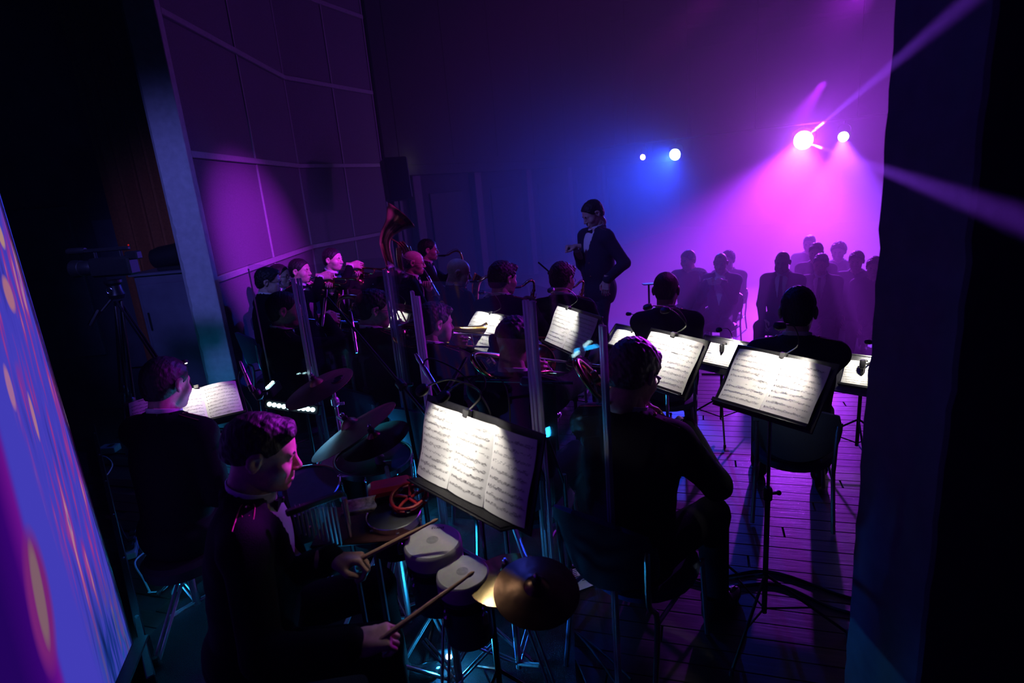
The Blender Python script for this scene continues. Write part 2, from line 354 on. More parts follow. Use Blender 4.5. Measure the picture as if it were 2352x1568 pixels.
def hand_sdf(kind):
    h = .0030; s = SDF((-.085, -.05, -.11), (.06, .20, .045), h)
    cur, th, spread = dict(grip=((48, 62, 38), .8, 0), relax=((18, 26, 14), .15, .05), fist=((72, 88, 55), 1.0, 0), flute=((30, 48, 28), .35, .04))[kind]
    s.cone((0, -.05, 0), (0, .005, 0), .027, .026, .02)
    for x in (-.028, -.010, .009, .026): s.cone((x * .55, .01, 0), (x, .085, .002), .0155, .0115, .012)
    s.ell((-.026, .035, -.010), (.018, .03, .015), .012); s.ell((.022, .035, -.008), (.015, .032, .014), .012)
    for i, (x, L, r) in enumerate(((-.030, .070, .0088), (-.010, .078, .0092), (.010, .073, .0088), (.028, .057, .0078))):
        p = np.array((x, .088, .001)); a = 0.0
        for j, (f, w) in enumerate(zip(cur, (.44, .32, .26))):
            a += R(f * (1 + .06 * i)); dx = (i - 1.5) * spread
            q = p + L * 1.12 * w * np.array((dx, math.cos(a), -math.sin(a))); s.cone(p, q, r * (1 - .07 * j), r * (1 - .07 * (j + 1)), .004); p = q
    p = np.array((-.030, .022, -.008)); q = p + np.array((-.030 + .018 * th, .036, -.012 - .014 * th)); t = q + np.array((-.004 + .022 * th, .024, -.012 * th))
    u = t + np.array((.001 + .016 * th, .018, -.008 * th)); s.cone(p, q, .0135, .011, .008).cone(q, t, .011, .0098, .004).cone(t, u, .0098, .0085, .003)
    return s.mesh()
def shoe_sdf():
    s = SDF((-.06, -.11, -.005), (.06, .23, .13), .006)
    s.ell((0, -.03, .04), (.036, .06, .045), .02).ell((0, .10, .03), (.045, .10, .034), .03).ell((0, .03, .06), (.036, .06, .04), .03).cone((0, -.035, .05), (0, -.045, .12), .04, .042, .02)
    s.cut(lambda X, Y, Z: Z, .004); return s.mesh()
LIB = {}
def lib(fn, kind=None):
    if (fn, kind) not in LIB: LIB[(fn, kind)] = fn(kind) if kind else fn()
    return LIB[(fn, kind)]
def ik(a, t, l1, l2, hint):
    a, t = Vector(a), Vector(t); d = t - a; L = d.length
    if L > (l1 + l2) * .995: t = a + d * ((l1 + l2) * .995 / L); d = t - a; L = d.length
    d.normalize(); c = (l1 * l1 + L * L - l2 * l2) / (2 * L); hgt = math.sqrt(max(l1 * l1 - c * c, 0))
    hn = Vector(hint); hn = hn - d * hn.dot(d); hn.normalize(); return a + d * c + hn * hgt, t
def head_matrix(pos, yaw, hyaw, hpitch, hroll):
    return Matrix.Translation(pos) @ Matrix.Rotation(R(yaw + hyaw - 90), 4, 'Z') @ Matrix.Rotation(R(-hpitch), 4, 'X') @ Matrix.Rotation(R(hroll), 4, 'Y')
def mouth_of(pos, yaw, hyaw=0, hpitch=0, hroll=0): return head_matrix(pos, yaw, hyaw, hpitch, hroll) @ Vector((0, .106, -.070))
SEATS = []
def person(label, pos, yaw, lean=8, hyaw=0, hpitch=8, hroll=0, stand=False, floor=0.0, handR=None, handL=None, poseR='relax', poseL='relax',
           palmR=None, palmL=None, fingR=None, fingL=None, hair='short', face='norm', hairm=None, skin=None, glasses=False, gl=.0019, coat=None, shirt=True, tie='bow',
           epaul=True, buttons=False, beard=None, fine=False, group=None, scale=1.0, chair=True, elbow=None, elbowL=None, legs=True, cat='person', sc3=(1, 1, 1), shoe=True):
    """pos: world position of the head's centre; yaw: direction faced, degrees from +X"""
    coat = coat or M_CLOTH; hairm = hairm or M_HAIR; skin = skin or M_SKIN; S = scale
    Rz = Matrix.Rotation(R(yaw - 90), 4, 'Z'); L = R(lean)
    up = Vector((0, math.sin(L), math.cos(L))); nk = Vector((0, math.sin(L * 1.3) + .05, math.cos(L * 1.3)))
    hoff = up * .53 * S + nk * .155 * S
    hip = Vector(pos) - (Rz.to_3x3() @ hoff)
    if stand: hip = Vector((hip.x, hip.y, floor + .93 * S)) if False else hip
    base = Vector((hip.x, hip.y, floor))
    root = thing('person', base, label, cat, group)
    P = Matrix.Translation(hip) @ Rz                                  # person frame at the hips
    Pi = P.inverted()
    T = P @ Matrix.Rotation(-L, 4, 'X') @ Matrix.Scale(S, 4); Ti = T.inverted()   # torso frame, z along the spine
    HM = head_matrix(Vector(pos), yaw, hyaw, hpitch, hroll) @ Matrix.Scale(S, 4)
    HM = HM @ Matrix.Diagonal((*sc3, 1))
    # arms (torso frame)
    hands = []
    for sx, tgt, pose, palm, fing in ((1, handR, poseR, palmR, fingR), (-1, handL, poseL, palmL, fingL)):
        sh = Vector((sx * .185, 0, .46))
        t = Ti @ Vector(tgt) if tgt is not None else (Vector((sx * .14, .40, .02)) if not stand else Vector((sx * .25, .06, -.12)))
        hint = Vector((sx * .45, -.25, -1)) if elbow is None else Vector((sx * elbow[0], elbow[1], elbow[2]))
        if sx < 0 and elbowL: hint = Vector((-elbowL[0], elbowL[1], elbowL[2]))
        # the wrist stops short of the held point
        dirw = (t - sh).normalized(); wr = t - (Ti.to_3x3() @ Vector(fing)).normalized() * .085 if fing is not None else t - dirw * .07
        el, wr = ik(sh, wr, .30, .265, hint)
        fd = (Ti.to_3x3() @ Vector(fing)).normalized() if fing is not None else (wr - el).normalized()
        pn = (Ti.to_3x3() @ Vector(palm)) if palm is not None else Vector((-sx * .6, 0, -1))
        hands.append((sx, sh, el, wr, fd, pn, pose))
    # legs (person frame)
    fz = (Pi @ Vector((base.x, base.y, floor))).z; leg = []
    for sx in (-1, 1):
        hj = Vector((sx * .095 * S, 0, 0))
        if stand: an = Vector((sx * .12, -.01 if sx > 0 else .05, fz + .09)); kn, an = ik(hj, an, (hj - an).length * .505, (hj - an).length * .505, (0, 1, 0))
        else:
            kz = min(-.02, fz + .52); dx = math.sqrt(max(.43 ** 2 - kz ** 2, .02)); kn = Vector((sx * .16, dx, kz)); an = Vector((sx * .17, dx + .02, fz + .09))
        leg.append((sx, hj, kn, an))
    # --- body: one mesh of head, neck, trunk, arms, hands and legs
    b = SDF((-.62, -.45, -.18), (.62, .72, .75), .022)
    b.ell((0, .0, .33), (.165, .11, .22), .05).ell((0, .01, .12), (.15, .115, .18), .05).ell((0, 0, 0), (.16, .12, .11), .05).cone((0, 0, .44), (0, .0, .56), .065, .055, .04)
    for sx, sh, el, wr, fd, pn, pose in hands:
        b.cone((sx * .06, 0, .46), sh, .06, .055, .04).cone(sh, el, .05, .042, .03).cone(el, wr, .042, .030, .02)
    bv, bf = b.mesh(); V = [np.array(bv) @ np.array(T)[:3, :3].T + np.array(T)[:3, 3]]; Fq = [bf]; n = len(bv)
    def join(v, f, M):
        nonlocal n
        A = np.array(M); v = np.asarray(v) @ A[:3, :3].T + A[:3, 3]; f = np.asarray(f)
        if np.linalg.det(A[:3, :3]) < 0: f = f[:, ::-1]
        V.append(v); Fq.append(f + n); n += len(v)
    join(*lib(head_sdf, face), HM)
    n0 = Vector((0, -.002, .455)); n1 = Ti @ (HM @ Vector((0, -.032, -.055))); g = SDF((-.16, -.2, .36), (.16, .26, .74), .0085 if fine else .012)
    g.cone(n0, n1, .064 + .004 * (face == 'full'), .055 + .004 * (face == 'full'), .02).cone((-.09, -.01, .455), (.09, -.01, .455), .035, .035, .05); join(*g.mesh(), T)
    for sx, sh, el, wr, fd, pn, pose in hands:
        z = -pn; M = frame(wr, fd, z); join(*lib(hand_sdf, pose), T @ M @ Matrix.Diagonal((sx, 1, 1, 1)))
    if legs:
        g = SDF((-.34, -.25, fz + .02), (.34, .75, .14), .026)
        for sx, hj, kn, an in leg: g.cone(hj, kn, .075, .055, .03).cone(kn, an, .052, .038, .02)
        join(*g.mesh(), P)
    link_mesh('body', np.concatenate(V), np.concatenate(Fq), skin, root)
    # --- clothes
    h = .010 if fine else .015
    j = SDF((-.66, -.45, -.20), (.66, .74, .66), h)
    j.ell((0, -.005, .33), (.195, .14, .235), .05).ell((0, .015, .13), (.178, .142, .2), .06).ell((0, .0, -.03), (.185, .145, .125), .06)
    if stand: j.ell((0, .01, -.09), (.195, .15, .17), .05).ell((0, .01, .20), (.19, .15, .24), .05)
    j.cone((-.15, -.01, .475), (.15, -.01, .475), .062, .062, .05).cone((0, -.02, .46), (0, -.025, .545), .085, .066, .04)
    for sx, sh, el, wr, fd, pn, pose in hands:
        we = wr - (wr - el).normalized() * .045
        j.cone((sx * .13, -.005, .47), sh, .066, .073, .04).cone(sh, el, .070, .057, .025).cone(el, we, .056, .046, .02)
        j.cone(we, we + (wr - el).normalized() * .03, .046, .048, .006)
    if fine: j.noise(.0022, 34)
    nd = (n1 - n0).normalized()
    for t in np.linspace(PI * .86, PI * 2.14, 11):
        c_ = n0 + nd * .095; q = Vector((c_.x + .079 * math.cos(t), c_.y + .080 * math.sin(t), .533 + .014 * (.5 - .5 * math.sin(t)))); j.ell(q, (.019, .019, .028), .014)
    j.cone(n0 + nd * .02, n0 + nd * .30, .068, .074, .005, True)
    if shirt: j.cut(lambda X, Y, Z: np.maximum((np.abs(X) - np.interp(Z, [.17, .30, .53], [0, .035, .075])) * .96, .045 - Y), .006)
    jv, jf = j.mesh()
    MB(T).raw(jv, jf).build('jacket', coat, root)
    if shirt:
        nd0 = (n1 - n0).normalized(); s = SDF((-.16, -.12, .12), (.16, .20, .60), .012)
        s.ell((0, .0, .33), (.15, .128, .23), .04).ell((0, .015, .14), (.15, .130, .19), .05).cone((0, -.01, .48), (0, -.0, .535), .064, .058, .02)
        sb = MB(T).raw(*s.mesh())
        nd = (n1 - n0).normalized(); th = [t for t in np.linspace(0, 2 * PI, 29)[:-1]]; pts = []; fc = []
        for r_, z0, z1, tk in ((.0715, .515, .515, 0), (.0730, .563, .590, 0), (.0700, .565, .592, 0), (.068, .515, .515, 0)):
            for t in th:
                b_ = .5 - .5 * math.sin(t); zz = z0 * (1 - b_) + z1 * b_; c_ = n0 + nd * ((zz - n0.z)); pts.append((c_.x + r_ * math.cos(t), c_.y + r_ * 1.04 * math.sin(t), zz))
        m_ = len(th); fc = [[q * m_ + i, q * m_ + (i + 1) % m_, ((q + 1) % 4) * m_ + (i + 1) % m_, ((q + 1) % 4) * m_ + i] for q in range(4) for i in range(m_)]
        sb.add(pts, fc)
        for sx, sh, el, wr, fd, pn, pose in hands:
            pass
        shirt_o = sb.build('shirt', M_SHIRT, root)
        for sx, sh, el, wr, fd, pn, pose in hands:
            cu = MB(T); ax = (wr - el).normalized(); cu.tube([wr - ax * .05, wr - ax * .012], [.037, .0385], 14); cu.build('cuff', M_SHIRT, shirt_o)
    if tie == 'bow':
        t = MB(T @ Matrix.Translation((0, .066, .525)))
        for sx in (-1, 1):
            t.add([(sx * .006, .004, .008), (sx * .006, .004, -.008), (sx * .048, -.004, -.021), (sx * .048, -.004, .021), (sx * .006, .016, .007), (sx * .006, .016, -.007), (sx * .048, .008, -.019), (sx * .048, .008, .019)],
                  [[0, 1, 2, 3], [4, 7, 6, 5], [0, 4, 5, 1], [1, 5, 6, 2], [2, 6, 7, 3], [3, 7, 4, 0]])
        t.box((0, .012, 0), (.009, .01, .010), bev=.003); t.build('bow_tie', M_SATIN, root)
    elif tie == 'long':
        t = MB(T); t.add([(-.014, .072, .535), (.014, .072, .535), (.018, .135, .40), (.032, .158, .18), (0, .160, .14), (-.032, .158, .18), (-.018, .135, .40)] +
              [(-.014, .082, .535), (.014, .082, .535), (.018, .143, .40), (.032, .166, .18), (0, .168, .14), (-.032, .166, .18), (-.018, .143, .40)],
              [list(range(6, -1, -1)), list(range(7, 14))] + [[i, (i + 1) % 7, 7 + (i + 1) % 7, 7 + i] for i in range(7)]); t.build('tie', M_SATIN, root)
    if epaul:
        for sx in (-1, 1):
            e = MB(T @ Matrix.Translation((sx * .148, -.008, .540)) @ Matrix.Rotation(R(sx * 11), 4, 'Y'))
            out = [(-.055 * sx, -.02), (-.068 * sx, 0), (-.055 * sx, .02), (.062 * sx, .027), (.062 * sx, -.027)]
            if sx < 0: out = out[::-1]
            e.prism(out, -.006, .004); ep = e.build('epaulette', coat, root)
            q = MB(T @ Matrix.Translation((sx * .148, -.008, .540)) @ Matrix.Rotation(R(sx * 11), 4, 'Y'))
            q.tube([(p.x, p.y, .0045) for p in spl([(.06 * sx, .026, 0), (-.045 * sx, .021, 0), (-.064 * sx, .008, 0), (-.064 * sx, -.008, 0), (-.045 * sx, -.021, 0), (.06 * sx, -.026, 0)], 3)], .0016, 5)
            q.build('piping', M_PIPING, ep)
            u = MB(T @ Matrix.Translation((sx * .148, -.008, .540)) @ Matrix.Rotation(R(sx * 11), 4, 'Y')); u.ball((-.046 * sx, 0, .006), (.0075, .0075, .005), 10)
            u.build('button', M_GOLD, ep)
            if fine:
                y = MB(T @ Matrix.Translation((sx * .148, -.008, .545)) @ Matrix.Rotation(R(sx * 11), 4, 'Y'))
                for w in (-1, 1): y.tube(spl([(.022 * sx, 0, 0), (.012 * sx, .010 * w, 0), (.002 * sx, .007 * w, 0), (-.008 * sx, .011 * w, 0)], 3), .0013, 5)
                y.rod((.000 * sx, -.006, 0), (.000 * sx, .006, 0), .001, n=5); y.build('lyre_emblem', M_PIPING, ep)
    if buttons:
        for z in (.23, .165, .10, .035):
            for sx in (-1, 1):
                zz = Vector((sx * .075, .16 - .04 * (z < .06), z)); u = MB(T); u.ball(zz + Vector((0, -.008, 0)), (.009, .006, .009), 10); u.build('button', M_GOLD, root)
    if legs:
        t = SDF((-.36, -.25, fz + .03), (.36, .80, .16), .018)
        t.ell((0, 0, 0), (.18, .15, .12), .05)
        for sx, hj, kn, an in leg: t.cone(hj, kn, .092, .073, .04).cone(kn, an + Vector((0, 0, -.02)), .070, .056, .025)
        MB(P).raw(*t.mesh()).build('trousers', coat, root)
        if shoe:
            for sx, hj, kn, an in leg:
                MB(P @ Matrix.Translation((an.x, an.y, fz)) @ Matrix.Rotation(R(-sx * 8), 4, 'Z')).raw(*lib(shoe_sdf)).build('shoe', M_PATENT, root)
    if hair: MB(HM).raw(*lib(hair_sdf, hair)).build('hair', hairm, root)
    # eyes and brows
    e = MB(HM)
    for sx in (-1, 1): e.ball((sx * .031, .0845, -.002), (.0085, .0085, .0085), 8)
    e.build('eyes', mat('eye_dark', (.05, .035, .03), .15), root)
    e = MB(HM)
    for sx in (-1, 1): e.tube(spl([(sx * .016, .096, .016), (sx * .032, .094, .022), (sx * .047, .082, .017)], 3), [.0045, .005, .0025], 6)
    e.build('eyebrows', hairm, root)
    if beard:
        s = SDF((-.08, -.02, -.15), (.08, .12, -.02), .005)
        s.ell((0, .030, -.066), (.066, .068, .052), .02).ell((0, .072, -.100), (.036, .032, .028), .02); s.noise(.001, 160)
        s.cut(lambda X, Y, Z: -(np.interp(Y, [-.02, .04, .08, .12], [-.03, -.05, -.052, -.05]) - Z), .004)
        s.ell((0, .105, -.069), (.024, .016, .010), .004, True); MB(HM).raw(*s.mesh()).build('beard', hairm, root)
    if glasses:
        g = MB(HM)
        for sx in (-1, 1):
            c = Vector((sx * .034, .104, -.004))
            g.tube([c + Vector((.023 * math.cos(t) * (1 - .12 * math.sin(t)), -.004 * abs(math.cos(t)) * (1 if math.cos(t) * sx > 0 else 0), .017 * math.sin(t))) for t in np.linspace(0, 2 * PI, 17)[:-1]], gl, 5, closed=True)
            g.tube([(sx * .057, .099, .002), (sx * .081, .06, .004), (sx * .088, -.005, .008), (sx * .086, -.02, -.006)], gl, 5)
        g.rod((-.012, .106, .001), (.012, .106, .001), .0019, n=5); g.build('glasses', M_BLACKP, root)
    # chair under a seated player
    if chair and not stand:
        SEATS.append((hip, yaw, floor, label))
    return dict(root=root, T=T, P=P, HM=HM, hip=hip, mouth=HM @ Vector((0, .106, -.070)), hands=[T @ (hd[3] + hd[4] * .07) for hd in hands], fwd=Rz.to_3x3() @ Vector((0, 1, 0)), left=Rz.to_3x3() @ Vector((-1, 0, 0)))
# ------------------------------------------------------------------ instruments (local frame: mouthpiece at origin, +Y away from the player, Z up)
def trumpet(M, label, group='trumpets', metal=None):
    m = metal or M_BRASS; root = thing('trumpet', M.translation, label, 'trumpet', group)
    a = MB(M); a.lathe((0, 0, 0), (0, 1, 0), [(.0135, -.002), (.013, .0), (.010, .012), (.0055, .03), (.005, .085)], 12); a.build('mouthpiece', M_SILV, root)
    a = MB(M)
    a.tube(spl([(0, .08, 0), (0, .25, 0), (0, .365, 0), (0, .392, -.025), (0, .365, -.05), (0, .30, -.05), (0, .245, -.05)], 5), .0062, 8)
    p = spl([(0, .20, -.05), (0, .12, -.05), (0, .085, -.025), (0, .115, 0), (.0, .18, .002), (0, .30, .002), (0, .42, .002), (0, .48, .002), (0, .52, .002), (0, .545, .002)], 5)
    a.tube([q + Vector((-.028, 0, .0)) for q in p], [.006] * 22 + [.0065, .007, .0075, .008, .0085, .009, .010, .0115, .0125, .014, .0155, .017, .019, .021, .024, .028, .033, .039, .044, .051, .058, .061][:len(p) - 22], 14, cap=False)
    a.build('tubing', m, root)
    for i in range(3):
        v = MB(M); y = .185 + .027 * i; v.lathe((-.012, y, -.10), (0, 0, 1), [(.009, -.008), (.0115, -.006), (.0115, .085), (.0125, .087), (.0125, .097), (.009, .101), (.004, .103), (.0035, .128), (.0085, .130), (.0085, .135)], 12); v.build('valve', m, root)
    a = MB(M); a.tube(spl([(-.012, .24, -.06), (-.012, .29, -.06), (-.012, .315, -.075), (-.012, .29, -.09), (-.012, .24, -.09)], 4), .0055, 8); a.tube(spl([(.0, .18, -.04), (.03, .16, -.04), (.03, .13, -.045), (0, .14, -.07)], 4), .005, 8)
    a.tube([Vector((0, .175, .012)) + Vector((0, .012 * math.cos(t), .012 * math.sin(t))) for t in np.linspace(0, 2 * PI, 13)[:-1]], .0022, 5, closed=True); a.build('slide', m, root)
    return root
def trombone(M, label, ext=.18, group='trombones', metal=None, side=-1):
    m = metal or M_BRASS; root = thing('trombone', M.translation, label, 'trombone', group)
    a = MB(M); a.lathe((0, 0, 0), (0, 1, 0), [(.019, -.003), (.018, 0), (.013, .018), (.007, .04), (.0065, .09)], 14); a.build('mouthpiece', M_SILV, root)
    a = MB(M); d = .085; a.rod((0, .08, 0), (0, .66, 0), .0065); a.rod((0, .12, -d), (0, .66, -d), .0065); a.rod((0, .13, 0), (0, .13, -d), .006); a.build('inner_slide', M_SILV, root)
    a = MB(M); y1 = .66 + ext
    a.tube(spl([(0, .20 + ext, 0), (0, y1 - .1, 0), (0, y1, 0), (0, y1 + .045, -d / 2), (0, y1, -d), (0, y1 - .1, -d), (0, .20 + ext, -d)], 5), .0085, 9); a.rod((0, .215 + ext, 0), (0, .215 + ext, -d), .006); a.build('outer_slide', m, root)
    x = side * .11; a = MB(M)
    p = spl([(0, .12, -d), (0, .06, -d), (x * .3, -.05, -d * .9), (x * .8, -.16, -.06), (x, -.26, -.05), (x, -.335, -.01), (x, -.345, .05), (x, -.30, .085), (x, -.2, .09), (x, .0, .085), (x, .15, .08), (x, .26, .078), (x, .31, .078), (x, .345, .077)], 4)
    rr = [.0075] * 16 + [.0085, .009, .0095, .010, .0105, .011, .0115, .012, .0125, .013, .0135, .014, .015, .016, .017, .018, .019, .020, .021, .023, .025, .027, .029, .031, .034, .037, .040, .044, .048, .053, .060, .068, .076, .086, .096, .106]
    a.tube(p, lerpl(rr, len(p)), 18, cap=False); a.build('bell_section', m, root)
    e = p[-1]; a = MB(M); a.tube([e + Vector((.106 * math.cos(t), 0, .106 * math.sin(t))) for t in np.linspace(0, 2 * PI, 33)[:-1]], .003, 6, closed=True); a.build('bell_rim', m, root)
    a = MB(M); a.tube(spl([(x, -.27, .0), (x, -.27, .06)], 2), .005, 6); a.rod((x, .02, .085), (0, .07, -.02), .005); a.rod((x, .05, .085), (0, .13, -.04), .005); a.lathe((x + .02, -.24, .03), (1, .2, 0), [(.026, -.012), (.028, -.01), (.028, .01), (.024, .014)], 16); a.build('brace', m, root)
    return root
def sax(M, label, k=1.0, group='saxophones', metal=None):
    """k = 1 tenor. local Z up, body hangs from the neck, Y away from the player"""
    m = metal or M_BRASS; root = thing('saxophone', M.translation, label, 'saxophone', group); K = Matrix.Scale(k, 4); A = M @ K
    a = MB(A); a.lathe((0, -.01, 0), (0, 1, -.08), [(.006, 0), (.011, .02), (.0125, .06), (.0125, .09)], 12); a.build('mouthpiece', M_BLACKP, root)
    a = MB(A); a.tube(spl([(0, .07, -.005), (0, .12, .0), (0, .17, .025), (0, .22, .035), (0, .262, .015), (0, .28, -.05), (0, .28, -.08)], 5), [.009, .010, .011, .012, .013, .014], 12); a.lathe((0, .28, -.075), (0, 0, -1), [(.019, 0), (.019, .02)], 14); a.tube(spl([(0, .10, .014), (0, .17, .05), (0, .22, .058), (0, .25, .045)], 4), .003, 6); a.build('neck', m, root)
    a = MB(A)
    p = spl([(0, .28, -.09), (0, .275, -.25), (0, .27, -.45), (0, .265, -.62), (0, .275, -.70), (0, .315, -.745), (0, .36, -.73), (0, .385, -.66), (0, .40, -.55), (0, .415, -.44), (0, .435, -.37), (0, .46, -.325), (0, .475, -.305)], 5)
    a.tube(p, lerpl([.013, .018, .024, .029, .032, .035, .038, .041, .044, .050, .058, .068, .076], len(p)), 18, cap=False); a.build('body', m, root)
    a = MB(A)
    for i, z in enumerate((-.13, -.19, -.25, -.31, -.37, -.43, -.50, -.57)):
        r = .013 + .0013 * i; a.lathe((.0, .28 - .0 - .02 - .001 * i, z), (0, -1, 0), [(r, .0), (r, .006), (r * .6, .009)], 14); a.lathe((.022 + .001 * i, .29, z - .03), (1, .3, 0), [(r * .9, 0), (r * .9, .006), (r * .5, .008)], 12)
    for x, y in ((.026, .265), (-.028, .27), (.034, .285), (-.035, .285)): a.rod((x, y, -.11), (x, y - .01, -.62), .0028, n=6)
    for z in (-.15, -.28, -.40, -.53, -.60):
        for x in (.026, -.028, .034): a.ball((x, .268, z), .0055, 6)
    for z in (-.46, -.56): a.lathe((.05, .40, z), (1, 0, 0), [(.026, 0), (.026, .007), (.014, .010)], 16); a.rod((.03, .36, z), (.055, .42, z), .0025, n=6)
    a.tube([(0, .40 + .0, -.66)] + [(.055 * math.cos(t), .40 + .055 * math.sin(t), -.66) for t in np.linspace(-2.2, 2.2, 12)], .003, 6); a.build('keywork', m, root)
    e = p[-1]; ax = (p[-1] - p[-2]).normalized(); u = ax.cross(Vector((1, 0, 0))); a = MB(A); a.tube([e + Vector((.077, 0, 0)) * math.cos(t) + u * .077 * math.sin(t) for t in np.linspace(0, 2 * PI, 29)[:-1]], .0032, 6, closed=True); a.build('bell_rim', m, root)
    return root
def clarinet(M, label, metal=None, L=.58):
    m = metal or M_BLACKP; root = thing('clarinet', M.translation, label, 'clarinet')
    a = MB(M); a.lathe((0, -.01, 0), (0, 1, 0), [(.006, 0), (.011, .03), (.0125, .08), (.0135, .09)], 12); a.build('mouthpiece', M_BLACKP, root)
    a = MB(M); a.lathe((0, .08, 0), (0, 1, 0), [(.0145, 0), (.0155, .04), (.0135, .06), (.014, L * .5), (.016, L * .51), (.0145, L * .55), (.0155, L * .82), (.020, L * .9), (.032, L)], 16); a.build('body', m, root)
    a = MB(M)
    for i in range(9): y = .16 + i * (L - .16) / 9; a.lathe((0, y, .014), (0, 0, 1), [(.008, 0), (.008, .004), (.004, .005)], 10); a.ball((.014, y + .02, .006), .004, 6)
    for x in (-.013, .014): a.rod((x, .14, .010), (x, L * .85, .011), .002, n=6)
    a.build('keywork', M_SILV, root)
    return root
# ------------------------------------------------------------------ chairs
def chair(hip, yaw, floor, label, group=None, mat_=None):
    seat = hip.z - .125; M = Matrix.Translation((hip.x, hip.y, 0)) @ Matrix.Rotation(R(yaw - 90), 4, 'Z'); m = mat_ or M_UPHOL
    root = thing('chair', (hip.x, hip.y, floor), label, 'chair', group); a = MB(M)
    out = [(.22 * math.cos(t) * (1.0 if abs(math.cos(t)) > .3 else 1.0), .12 + .24 * math.sin(t)) for t in np.linspace(0, 2 * PI, 25)[:-1]]
    n = 24; P = []
    for z, k in ((seat - .055, .86), (seat - .045, .97), (seat - .02, 1.0), (seat - .005, .95), (seat, .80)): P.append([((x) * k, .12 + (y - .12) * k, z) for x, y in out])
    pts = sum(P, []); fc = [list(range(n - 1, -1, -1)), [4 * n + i for i in range(n)]] + [[r * n + i, r * n + (i + 1) % n, (r + 1) * n + (i + 1) % n, (r + 1) * n + i] for r in range(4) for i in range(n)]
    a.add(pts, fc); a.build('seat', m, root)
    a = MB(M); U = np.linspace(-1, 1, 13); H = np.linspace(0, 1, 6); pts = []
    for k, off in ((0, 0), (1, .028)):
        for v in H:
            for u in U:
                w = .215 * (1 - .25 * max(0, .3 - v) - .35 * max(0, v - .75)); pts.append((u * w, -.20 - .05 * v + .075 * u * u * (1 - .2 * v) - off * (1 - .5 * u ** 4), seat + .075 + .31 * v + (-.05 * u * u if v > .7 else .06 * u * u * (1 - v))))
    nu = 13; N = nu * 6; fc = []
    for k in (0, 1):
        for i in range(5):
            for q in range(12):
                f = [k * N + i * nu + q, k * N + i * nu + q + 1, k * N + (i + 1) * nu + q + 1, k * N + (i + 1) * nu + q]; fc.append(f[::-1] if k == 0 else f)
    rim = list(range(nu)) + [i * nu + 12 for i in range(1, 6)] + [5 * nu + q for q in range(11, -1, -1)] + [i * nu for i in range(4, 0, -1)]
    for i in range(len(rim)): p, q = rim[i], rim[(i + 1) % len(rim)]; fc.append([p, q, q + N, p + N])
    a.add(pts, fc); a.build('backrest', m, root)
    for sx in (-1, 1):
        a = MB(M); a.tube(spl([(sx * .19, -.19, seat + .30), (sx * .185, -.18, seat + .05), (sx * .19, -.13, seat - .05), (sx * .20, -.19, floor + .01)], 4), .011, 8); a.build('leg', M_STEEL, root)
        a = MB(M); a.tube([(sx * .17, .30, seat - .05), (sx * .19, .31, floor + .01)], .011, 8); a.build('leg', M_STEEL, root)
    a = MB(M)
    for sx in (-1, 1): a.rod((sx * .19, -.12, seat - .06), (sx * .17, .30, seat - .06), .009)
    a.rod((-.17, .27, seat - .06), (.17, .27, seat - .06), .009); a.build('seat_frame', M_STEEL, root)
    return root
